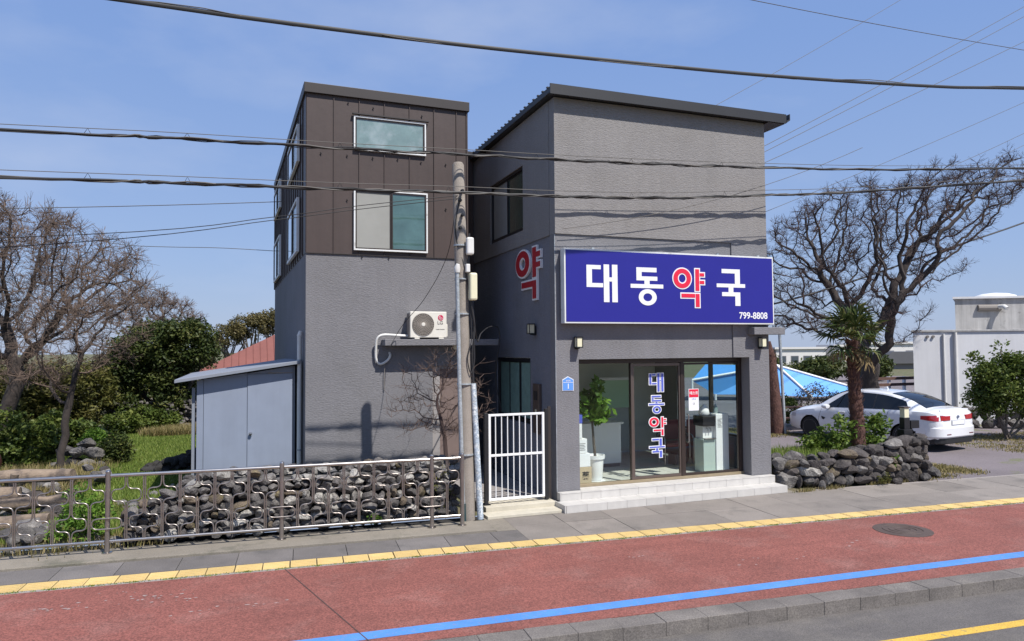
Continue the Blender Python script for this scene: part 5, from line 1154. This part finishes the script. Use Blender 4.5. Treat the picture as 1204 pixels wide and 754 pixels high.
# rear glass on the slope
rgm = MB(); nx, ny = 14, 10
for i in range(nx+1):
    x = .44+(1.42-.44)*i/nx
    for j in range(ny+1):
        y = (-1+2*j/ny)*cwr(x)*.88*(1.02 if i < 5 else 1); k = abs(y)/cwr(x); rgm.v.append((x, y, cr_(x)+.012-.03*k*k+.006))
for i in range(nx):
    for j in range(ny): rgm.f.append((i*(ny+1)+j, i*(ny+1)+j+1, (i+1)*(ny+1)+j+1, (i+1)*(ny+1)+j)[::-1])
part('rear_window', rgm, M['carglass'], car, smooth=60)
wsm = MB()
for i in range(nx+1):
    x = 2.62+(3.55-2.62)*i/nx
    for j in range(ny+1):
        y = (-1+2*j/ny)*cwr(x)*.92; k = abs(y)/cwr(x); wsm.v.append((x, y, cr_(x)+.012-.03*k*k+.006))
for i in range(nx):
    for j in range(ny): wsm.f.append((i*(ny+1)+j, i*(ny+1)+j+1, (i+1)*(ny+1)+j+1, (i+1)*(ny+1)+j)[::-1])
part('windscreen', wsm, M['carglass'], car, smooth=60)
part('spoiler_lip', MB().tube([(.10, y, 1.075-.05*abs(y)**2) for y in np.linspace(-.62, .62, 13)], .022, 8), M['carpaint'], car, smooth=60)
part('shark_fin', MB().prism([(.0+1.9, 1.51), (2.12, 1.525), (1.93, 1.60)], 'y', -.02, .02), M['carpaint'], car, bevel=.008)
for s in (1, -1):
    tb_ = MB(); n = 8                                       # lamp wraps onto the boot lid
    for j in range(n+1):
        y = s*(.36+.36*j/n); tb_.v += [(-.012+.05*(j/n)**3, y, .82), (-.008+.05*(j/n)**3, y, .93)]
    for j in range(n): tb_.f.append((2*j, 2*j+2, 2*j+3, 2*j+1) if s < 0 else (2*j, 2*j+1, 2*j+3, 2*j+2))
    part('boot_light', MB().prism([(-.014, s*.34), (-.014, s*.60), (.022, s*.70), (.06, s*.70), (.06, s*.34)], 'z', .815, .935), M['tail'], car, bevel=.01)
    part('reflector', MB().box(-.062, .03, s*.40, s*.585, .45, .475), M['taild'], car, bevel=.004)
    part('exhaust', MB().tube([(-.01, s*.45, .30), (.3, s*.45, .30)], .04, 12), M['steel'], car)
part('bumper', MB().prism([(-.055, -.60), (.0, -.735), (.10, -.835), (.34, -.90), (.34, .90), (.10, .835), (.0, .735), (-.055, .60)], 'z', .36, .66), M['carpaint'], car, bevel=.045, smooth=50)
part('diffuser', MB().prism([(-.02, -.56), (.04, -.70), (.14, -.80), (.34, -.86), (.34, .86), (.14, .80), (.04, .70), (-.02, .56)], 'z', .21, .375), M['carblack'], car, bevel=.03)
part('plate_recess', MB().box(-.012, .01, -.29, .29, .685, .82), mat('plate_recess_grey', (.45, .46, .48), .4), car)
part('number_plate', MB().box(-.02, -.0125, -.26, .26, .70, .80), M['lwhite'], car)
part('boot_badge', MB().lathe([(.0, -.03), (.036, -.028), (.038, -.005)], 20, (.0, 0, .90), 'x'), mat('badge_chrome', (.25, .28, .38), .25, metal=.6), car)

def wheel(x, s):
    y = s*.80; tyre = part('wheel', MB().lathe([(.19, -.11), (.30, -.105), (.325, -.07), (.33, 0), (.325, .07), (.30, .105), (.19, .11)], 32, (x, y, .33), 'y'), M['rubber'], car, smooth=40)
    rm = MB().lathe([(.225, .04), (.235, .095), (.225, .10), (.21, .085), (.0, .03)] if s > 0 else [(.225, -.04), (.235, -.095), (.225, -.10), (.21, -.085), (.0, -.03)], 32, (x, y, .33), 'y')
    part('rim_bed', MB().lathe([(.0, s*.05), (.2, s*.05), (.2, s*.055), (.0, s*.055)], 24, (x, y, .33), 'y'), M['carblack'], tyre)
    sp = MB()
    for k in range(10):
        a_ = k*math.pi/5+ (.0); ca, sa = math.cos(a_), math.sin(a_)
        q = MB().box(.03, .222, s*.085-.012, s*.085+.012, -.013, .013); sp.add([(x+px*ca-pz*sa, y+py, .33+px*sa+pz*ca) for px, py, pz in q.v], q.f)
    sp.lathe([(.0, s*.11), (.05, s*.105), (.055, s*.07)], 16, (x, y, .33), 'y')
    sp.lathe([(.205, s*.07), (.215, s*.108), (.236, s*.108), (.24, s*.07)], 32, (x, y, .33), 'y')
    part('rim', sp, M['rim'], tyre, smooth=40)
for x in WX:
    for s in (1, -1): wheel(x, s)
car.location = (18.48, 14.32, -.006); car.rotation_euler = (0, 0, 1.71); car.scale = (1.06, 1.06, 1.06)

# ================================================================= right background
lp = thing('garden_lantern', 'black garden lantern with pale glass on the end of the planter wall', 'lantern')
lx, ly = 14.05, 12.2
part('plinth', MB().box(lx-.12, lx+.14, ly-.1, ly+.1, .80, 1.02), M['black'], lp, bevel=.01); part('bracket', MB().box(lx+.141, lx+.40, ly-.06, ly+.06, 1.03, 1.21), M['black'], lp, bevel=.01)
part('post', MB().box(lx-.07, lx+.10, ly-.07, ly+.07, 1.021, 1.28), M['black'], lp, bevel=.008); part('lamp_glass', MB().box(lx-.055, lx+.085, ly-.065, ly+.065, 1.281, 1.50), M['lampglass'], lp, bevel=.006)
part('cap', MB().box(lx-.08, lx+.11, ly-.085, ly+.085, 1.501, 1.53), M['bronze'], lp); rebase(lp, (lx, ly, .8))
wb = thing('white_building', 'white rendered flat roofed building at the right edge', 'building')
part('wall', MB().prism([(0, 0), (12, 0), (16, 9), (4.2, 9)], 'z', 0, 3.42), M['wallw'], wb)
part('parapet_cap', MB().prism([(-.07, -.05), (12.05, -.05), (16.1, 9.05), (4.1, 9.05)], 'z', 3.421, 3.50), M['wallg'], wb, bevel=.01)
part('downpipe', MB().tube([(1.45, -.07, .1), (1.45, -.07, 3.40)], .055, 12), M['pvc'], wb, smooth=40); part('downpipe', MB().tube([(1.05, -.05, .1), (1.05, -.05, 3.35)], .035, 10), M['pvc'], wb, smooth=40)
for x in (.5, .7): part('vent_hole', MB().tube([(x, .02, 3.25), (x, -.06, 3.25)], .05, 12), M['grille'], wb)
tk = part('roof_house', MB().prism([(2.0, 1.2), (12, 1.2), (14.6, 7), (4.8, 7)], 'z', 3.505, 4.72), M['wallg'], wb); part('coping', MB().prism([(1.88, 1.1), (12.1, 1.1), (14.8, 7.1), (4.6, 7.1)], 'z', 4.721, 4.80), M['wallw'], tk)
part('roof_dome', MB().lathe([(.75, 4.80), (.7, 4.88), (.45, 4.96), (.05, 5.0)], 24, (3.9, 2.2, 0)), M['whitepaint'], wb, smooth=50)
part('vent_slot', MB().tube([(2.8, 1.18, 4.35), (3.6, 1.18, 4.35)], .13, 12), M['grille'], wb); part('pipe_stub', MB().tube([(3.5, 1.19, 4.38), (3.6, .9, 4.38), (3.65, .8, 4.3)], .09, 10), M['pvc'], wb, smooth=50)
wb.location = (23.6, 20.0, 0); wb.rotation_euler = (0, 0, math.atan2(-2.1, 3.7))
# blue canvas tent: hipped sheet on white pipes
tn = thing('blue_tent', 'blue canvas tent roof on white pipes behind the parked car', 'tent')
K_ = 1.32; A_, B_, C_, D_, E_, G_, O_ = [(x*K_, y*K_, 2.9+(z-2.9)*K_) for x, y, z in ((20.9, 24.3, 2.12), (24.6, 22.9, .95), (21.7, 23.2, .85), (17.4, 25.3, 1.55), (18.4, 25.1, .95), (19.3, 27.0, 2.15), (20.2, 24.0, .95))]
def sheet3(P, th=.012): 
    n_ = (Vector(P[1])-Vector(P[0])).cross(Vector(P[2])-Vector(P[0])).normalized()*th; n = len(P); return MB().add([Vector(p)+n_ for p in P]+[Vector(p)-n_ for p in P], [tuple(range(n)), tuple(range(n, 2*n))[::-1]]+[(i, n+i, n+(i+1) % n, (i+1) % n) for i in range(n)])
for P in ([A_, C_, B_], [A_, O_, C_], [A_, D_, E_], [A_, E_, O_], [A_, B_, G_], [A_, G_, D_]): part('canvas', sheet3(P), M['tarp'], tn)
foot = lambda p: (p[0], p[1], 0)
for a, b_ in ((A_, B_), (A_, C_), (A_, D_), (C_, foot(C_)), (B_, foot(B_)), (D_, foot(D_)), (O_, foot(O_)), (E_, foot(E_))): part('pipe', MB().tube([Vector(a)+Vector((0, -.03, .03)), Vector(b_)+Vector((0, -.03, .02))], .065, 8), M['whitepaint'], tn, smooth=60)
rebase(tn, (27.6, 32.1, 0))
bn_ = thing('wooden_bench', 'weathered brown wooden bench table between the shop and the car', 'bench')
for (x0, y0, x1, y1, z) in ((17.2, 20.9, 19.2, 20.1, .78), (17.1, 20.5, 19.1, 19.7, .42)):
    d = Vector((x1-x0, y1-y0, 0)).normalized(); p_ = Vector((-d.y, d.x, 0))
    for k in range(3): a = Vector((x0, y0, z))+p_*.15*k; b_ = Vector((x1, y1, z))+p_*.15*k; s_ = p_*.06; q = [a-s_, b_-s_, b_+s_, a+s_]; part('plank', MB().add([v-Vector((0, 0, .04)) for v in q]+q, [(3, 2, 1, 0), (4, 5, 6, 7), (0, 1, 5, 4), (1, 2, 6, 5), (2, 3, 7, 6), (3, 0, 4, 7)]), mat('old_wood', (.11, .06, .045), .9, .25, 6) if k == 0 and z > .7 else bpy.data.materials['old_wood'], bn_)
for x, y in ((17.35, 20.95), (18.9, 20.3), (17.3, 20.6), (18.9, 19.9)): part('leg', MB().box(x-.05, x+.05, y-.05, y+.05, 0, .74 if y > 20.62 or x > 18 and y > 20 else .38), bpy.data.materials['old_wood'], bn_)
rebase(bn_, (18.2, 20.5, 0))
tp_ = thing('palm_stump', 'rough brown palm trunk standing just right of the shop corner', 'tree')
part('trunk', MB().tube([(16.75, 19.5, 0), (16.62, 19.5, 1.4), (16.55, 19.5, 2.5), (16.48, 19.5, 3.1)], [.24, .22, .17, .06], 12), M['palmtrunk'], tp_, smooth=60)
fb = MB()
for i in range(160):
    z = random.uniform(.2, 2.7); a_ = random.uniform(0, 6.28); d = Vector((math.cos(a_), math.sin(a_), 0)); s_ = Vector((-d.y, d.x, 0)); b0 = Vector((16.66-.06*z, 19.5, z))+d*.18; fb.add([b0-s_*.03, b0+s_*.03, b0+d*.08+Vector((0, 0, .22))], [(0, 1, 2)])
part('fibre_stubs', fb, bpy.data.materials['palm_fibre_tuft'], tp_)['kind'] = 'stuff'; rebase(tp_, (16.7, 19.5, 0))
tagm(part('steel_post', MB().tube([(16.9, 19.3, 0), (16.75, 19.3, 3.6)], .05, 10), M['galv'], smooth=40), 'thin grey steel post beside the rough palm trunk', 'post')
# far buildings (own frame: a across, d depth)
def far_building(label, cx, cy, w_, dp_, h, m, rows, cols, rm=None, flat=True, name='apartment_building', zb=0, skip=()):
    t = thing(name, label, 'building', 'white buildings on the far right skyline'); part('wall', MB().box(-w_/2, w_/2, 0, dp_, zb, h), m, t)
    part('roof', MB().box(-w_/2-.3, w_/2+.3, -.3, dp_, h+.01, h+.35) if flat else MB().prism([(-w_/2-.5, h+.01), (w_/2+.5, h+.01), (w_/2-1.2, h+1.5), (-w_/2+1.2, h+1.5)], 'y', -.5, dp_), rm or m, t)
    for r in range(rows):
        for c in range(cols):
            if (r, c) in skip: continue
            x = -w_/2+(c+.5)*w_/cols; z = h-1.6-r*2.6; wn = part('window', MB().box(x-.65, x+.65, -.06, -.01, z-.6, z+.5), M['farwhite'] if m is M['fargrey'] else M['fargrey'], t); part('pane', MB().box(x-.55, x+.55, -.09, -.061, z-.5, z+.4), M['fardark'], wn)
    t.location = (cx, cy, 0); t.rotation_euler = (0, 0, -YAW+.05); return t
far_building('white three storey block with small windows seen left of the palm', 87.3, 95.5, 8.5, 7, 2.55, M['farwhite'], 2, 4, zb=-.2)
far_building('grey end block beside the white block, farthest left', 82.6, 97.5, 3.4, 6, 2.35, M['fargrey'], 2, 1, zb=-.2)
far_building('cream building seen through the branches right of the palm', 101, 90, 10, 8, 3.3, M['farwhite'], 2, 3, M['farwhite'], True, zb=-.2)
far_building('dark roofed house next to the white building corner', 80, 67.5, 9, 7, .7, M['fargrey'], 1, 4, M['farroof'], False, 'far_house', zb=-.2)
far_building('low white building right of the palm trunk', 95.5, 92.6, 6, 6, 2.9, M['farwhite'], 1, 3, M['farwhite'], True, zb=-.2)
ft = thing('yard_fence', 'brown timber rail fence behind the car roof', 'fence')
for z in (.95, 1.25): part('rail', MB().box(28.6, 31.8, 26.5, 26.58, z, z+.14), bpy.data.materials['old_wood'], ft)
for x in (28.7, 29.7, 30.7, 31.6): part('post', MB().box(x, x+.12, 26.59, 26.7, 0, 1.4), M['whitepaint'], ft)
rebase(ft, (27, 26.5, 0))
# ================================================================= left background
rh = thing('red_roof_house', 'low house with red sheet roof behind the shed', 'house')
part('wall', MB().box(-1.4, 6.5, 31.2, 37, 0, 2.1), M['wallw'], rh)
part('roof', MB().add([(-1.95, 30.9, 2.02), (6.9, 30.9, 2.02), (6.9, 33.9, 3.95), (1.9, 33.9, 3.95), (-1.95, 37.3, 2.02), (6.9, 37.3, 2.02)], [(0, 1, 2, 3), (0, 3, 4), (4, 3, 2, 5), (1, 5, 2), (0, 4, 5, 1)]), M['redroof'], rh)
rs = MB()
for i in range(30):
    x = -1.6+i*.28; k = min(1, max(0, (x+1.95)/3.85)); e = Vector((x, 30.9, 2.03)); u = Vector((x, 30.9+3*k, 2.03+1.93*k)); rs.tube([e, u], .018, 4)
part('roof_ribs', rs, M['redroof'], rh)['kind'] = 'stuff'
part('verge_board', MB().tube([(.9, 30.85, 2.1), (2.4, 30.8, 2.9)], .07, 4), mat('pale_board', (.55, .42, .33), .8), rh); rebase(rh, (2.5, 31.2, 0))
ht = thing('small_hut', 'little hut with weathered hipped roof behind the evergreen', 'hut')
part('wall', MB().box(-3.5, -1.9, 33.2, 35, 0, .95), M['fargrey'], ht); part('roof', MB().add([(-3.7, 33, .92), (-1.7, 33, .92), (-1.7, 35.2, .92), (-3.7, 35.2, .92), (-2.95, 34.1, 1.38), (-2.5, 34.1, 1.38)], [(0, 1, 5, 4), (1, 2, 5), (2, 3, 4, 5), (3, 0, 4), (0, 3, 2, 1)]), M['thatch'], ht); rebase(ht, (-2.7, 33.2, 0))

# ================================================================= inside the shop
pl_t = thing('potted_plant', 'fiddle leaf plant in a tall white pot behind the shop window', 'potted plant')
px, py = 6.52, 12.80
part('pot', MB().lathe([(.0, .31), (.12, .31), (.14, .36), (.165, .72), (.19, .73), (.195, .80), (.17, .80), (.16, .76), (.0, .76)], 24, (px, py, 0)), M['potw'], pl_t, smooth=40)
part('saucer', MB().lathe([(.0, .281), (.19, .281), (.20, .305), (.0, .30)], 24, (px, py, 0)), M['potw'], pl_t, smooth=40)
part('stem', MB().tube([(px, py, .75), (px-.03, py, 1.1), (px-.06, py, 1.5), (px-.02, py, 1.8)], [.03, .026, .022, .012], 8), M['bark'], pl_t, smooth=50)
foliage('leaves', pl_t, [(px+.0, py, 1.78, .36, .30, .36), (px+.1, py-.05, 1.55, .28, .25, .2), (px-.05, py, 2.05, .2, .2, .25)], 30, 9, .12, .19, M['lf_bright'], .62, .3)
rebase(pl_t, (px, py, .281))
ct = thing('shop_counter', 'white laminate counter standing inside the shop', 'counter')
part('front', MB().box(6.3, 7.88, 14.2, 14.25, .36, 1.22), M['counter'], ct); part('top', MB().box(6.25, 7.93, 14.15, 14.7, 1.221, 1.26), M['counter'], ct); part('side', MB().box(7.83, 7.88, 14.251, 14.68, .36, 1.22), M['counter'], ct); part('plinth', MB().box(6.32, 7.86, 14.23, 14.67, .28, .359), M['grille'], ct); rebase(ct, (7.1, 14.4, .28))
for (x0, y0, w_, d_, z0, z1, m_, lab, tx) in ((5.98, 12.52, .32, .30, .281, .62, 'carton', 'brown carton at the bottom of the window stack', '\uc57d'), (5.98, 12.53, .30, .30, .625, .88, 'cartonw', 'white carton second from the bottom of the window stack', ''), (5.98, 12.54, .24, .28, .885, 1.16, 'cartonw', 'white printed carton third in the window stack', '---'), (5.98, 12.55, .14, .25, 1.165, 1.62, 'cartonw', 'narrow blue topped carton crowning the window stack', '')):
    t = thing('carton', lab, 'box', 'cartons stacked in the shop window'); part('box', MB().box(x0, x0+w_, y0, y0+d_, z0, z1), M[m_], t, bevel=.005); part('tape', MB().box(x0+.02, x0+w_-.02, y0+.12, y0+.16, z1+.0005, z1+.002), M['cream'], t)
    if tx == '\uc57d': textmesh('\u85e5', .16, M['ink'], 'printed_mark', t, (x0+.19, y0-.003, .45), (math.pi/2, 0, 0), .001)
    if tx == '---':
        q = MB()
        for k in range(5): q.box(x0+.05, x0+.20-.02*(k % 2), y0-.003, y0-.001, z0+.06+k*.03, z0+.068+k*.03)
        part('print', q, M['ink'], t)
    if z1 > 1.5: part('lid_band', MB().box(x0-.004, x0+w_+.004, y0-.004, y0+d_+.004, z1-.16, z1+.003), M['lblue'], t)
    rebase(t, (x0+w_/2, y0+d_/2, z0))
wd = thing('water_dispenser', 'tall white water dispenser behind the right glass door', 'water dispenser')
wx, wy = 9.03, 12.72
part('cabinet', MB().box(wx+.30, wx+.62, wy, wy+.36, .281, 1.50), M['cartonw'], wd, bevel=.01); part('lower_body', MB().box(wx, wx+.298, wy+.03, wy+.36, .281, .98), mat('pale_green_panel', (.42, .50, .46), .4), wd, bevel=.01)
part('tap_recess', MB().box(wx+.04, wx+.298, wy+.10, wy+.36, .981, 1.25), M['counter'], wd); part('control_head', MB().box(wx-.02, wx+.298, wy, wy+.36, 1.251, 1.46), M['black'], wd, bevel=.01); part('drip_tray', MB().box(wx+.02, wx+.29, wy-.02, wy+.08, .985, 1.0), M['steel'], wd)
q = MB()
for k in range(7): q.box(wx+.34, wx+.46-.02*(k % 3), wy-.003, wy-.001, 1.22+k*.028, 1.228+k*.028)
part('printed_lines', q, M['ink'], wd)
for x in (wx+.13, wx+.2): part('tap', MB().tube([(x, wy+.095, 1.2), (x, wy+.05, 1.2), (x, wy+.045, 1.14)], .012, 6), M['steel'], wd)
rebase(wd, (wx+.3, wy+.18, .281))
bt = thing('bottle', 'clear pump bottle standing on top of the water dispenser', 'bottle')
part('flask', MB().lathe([(.045, 1.503), (.05, 1.52), (.05, 1.62), (.02, 1.67), (.018, 1.70)], 14, (9.42, 12.85, 0)), M['teal'], bt, smooth=50); part('pump', MB().tube([(9.42, 12.85, 1.70), (9.42, 12.85, 1.76), (9.37, 12.83, 1.75)], .01, 6), M['lwhite'], bt); rebase(bt, (9.42, 12.85, 1.503))
tagm(part('plastic_bag', MB().lathe([(.09, 1.463), (.12, 1.5), (.10, 1.6), (.05, 1.66), (.02, 1.70)], 12, (9.16, 12.9, 0)), M['cartonw'], smooth=60), 'crumpled pale bag on the dispenser control head', 'bag')
def chair(x, y, lab):
    t = thing('waiting_chair', lab, 'chair', 'maroon waiting chairs inside the shop')
    part('seat', MB().box(-.26, .26, -.25, .25, .42, .50), M['maroon'], t, bevel=.02); part('backrest', MB().box(-.26, .26, .22, .29, .52, .98), M['maroon'], t, bevel=.03)
    for s in (-1, 1):
        part('armrest', MB().tube(smoothpath([(s*.29, -.22, 0.03), (s*.29, -.23, .45), (s*.29, -.18, .62), (s*.29, .0, .68), (s*.29, .2, .64), (s*.29, .25, .5)], 4), .016, 7), M['steel'], t, smooth=60); part('leg', MB().tube([(s*.27, .24, .0), (s*.27, .24, .52)], .014, 7), M['steel'], t)
    t.location = (x, y, .281); t.rotation_euler = (0, 0, R(-12)); return t
chair(9.12, 14.0, 'left maroon waiting chair with metal arms'); chair(9.74, 13.8, 'right maroon waiting chair behind the water dispenser')
for (x, y, s, lab, m_) in ((9.15, 13.95, .24, 'small dark carton under the left waiting chair', 'grille'), (9.72, 13.75, .28, 'brown carton under the right waiting chair', 'carton')):
    t = thing('carton', lab, 'box', 'cartons under the chairs'); part('box', MB().box(x-s/2, x+s/2, y-.15, y+.15, .281, .281+s), M[m_], t, bevel=.004); part('label', MB().box(x, x+s*.35, y-.153, y-.151, .36, .281+s*.7), M['cartonw'], t); rebase(t, (x, y, .281))
sf_ = thing('medicine_shelf', 'tall dim shelving at the back of the shop', 'shelf')
part('back_panel', MB().box(5.75, 7.6, 16.1, 16.19, .281, 2.6), M['darkframe'], sf_)
for z in (.7, 1.1, 1.5, 1.9, 2.3): part('shelf_board', MB().box(5.75, 7.6, 15.85, 16.09, z, z+.03), M['counter'], sf_)
rebase(sf_, (6.7, 16.0, .281))
pr_ = thing('rear_window_panel', 'pale green panel standing in for a bright rear window behind the counter', 'screen')
part('screen', MB().box(8.05, 8.95, 15.6, 15.64, 1.45, 2.12), mat('rear_window_green', (.42, .62, .42), .6), pr_); part('top_rail', MB().box(8.0, 9.0, 15.58, 15.66, 2.121, 2.19), M['cartonw'], pr_); part('foot', MB().box(8.05, 8.1, 15.6, 15.64, .281, 1.449).box(8.9, 8.95, 15.6, 15.64, .281, 1.449), M['galv'], pr_); rebase(pr_, (8.5, 15.62, .281))  # added pale panel, its colour stands in for a bright rear window
print('objects', len(bpy.data.objects), 'tris', sum(len(m.polygons) for m in bpy.data.meshes))
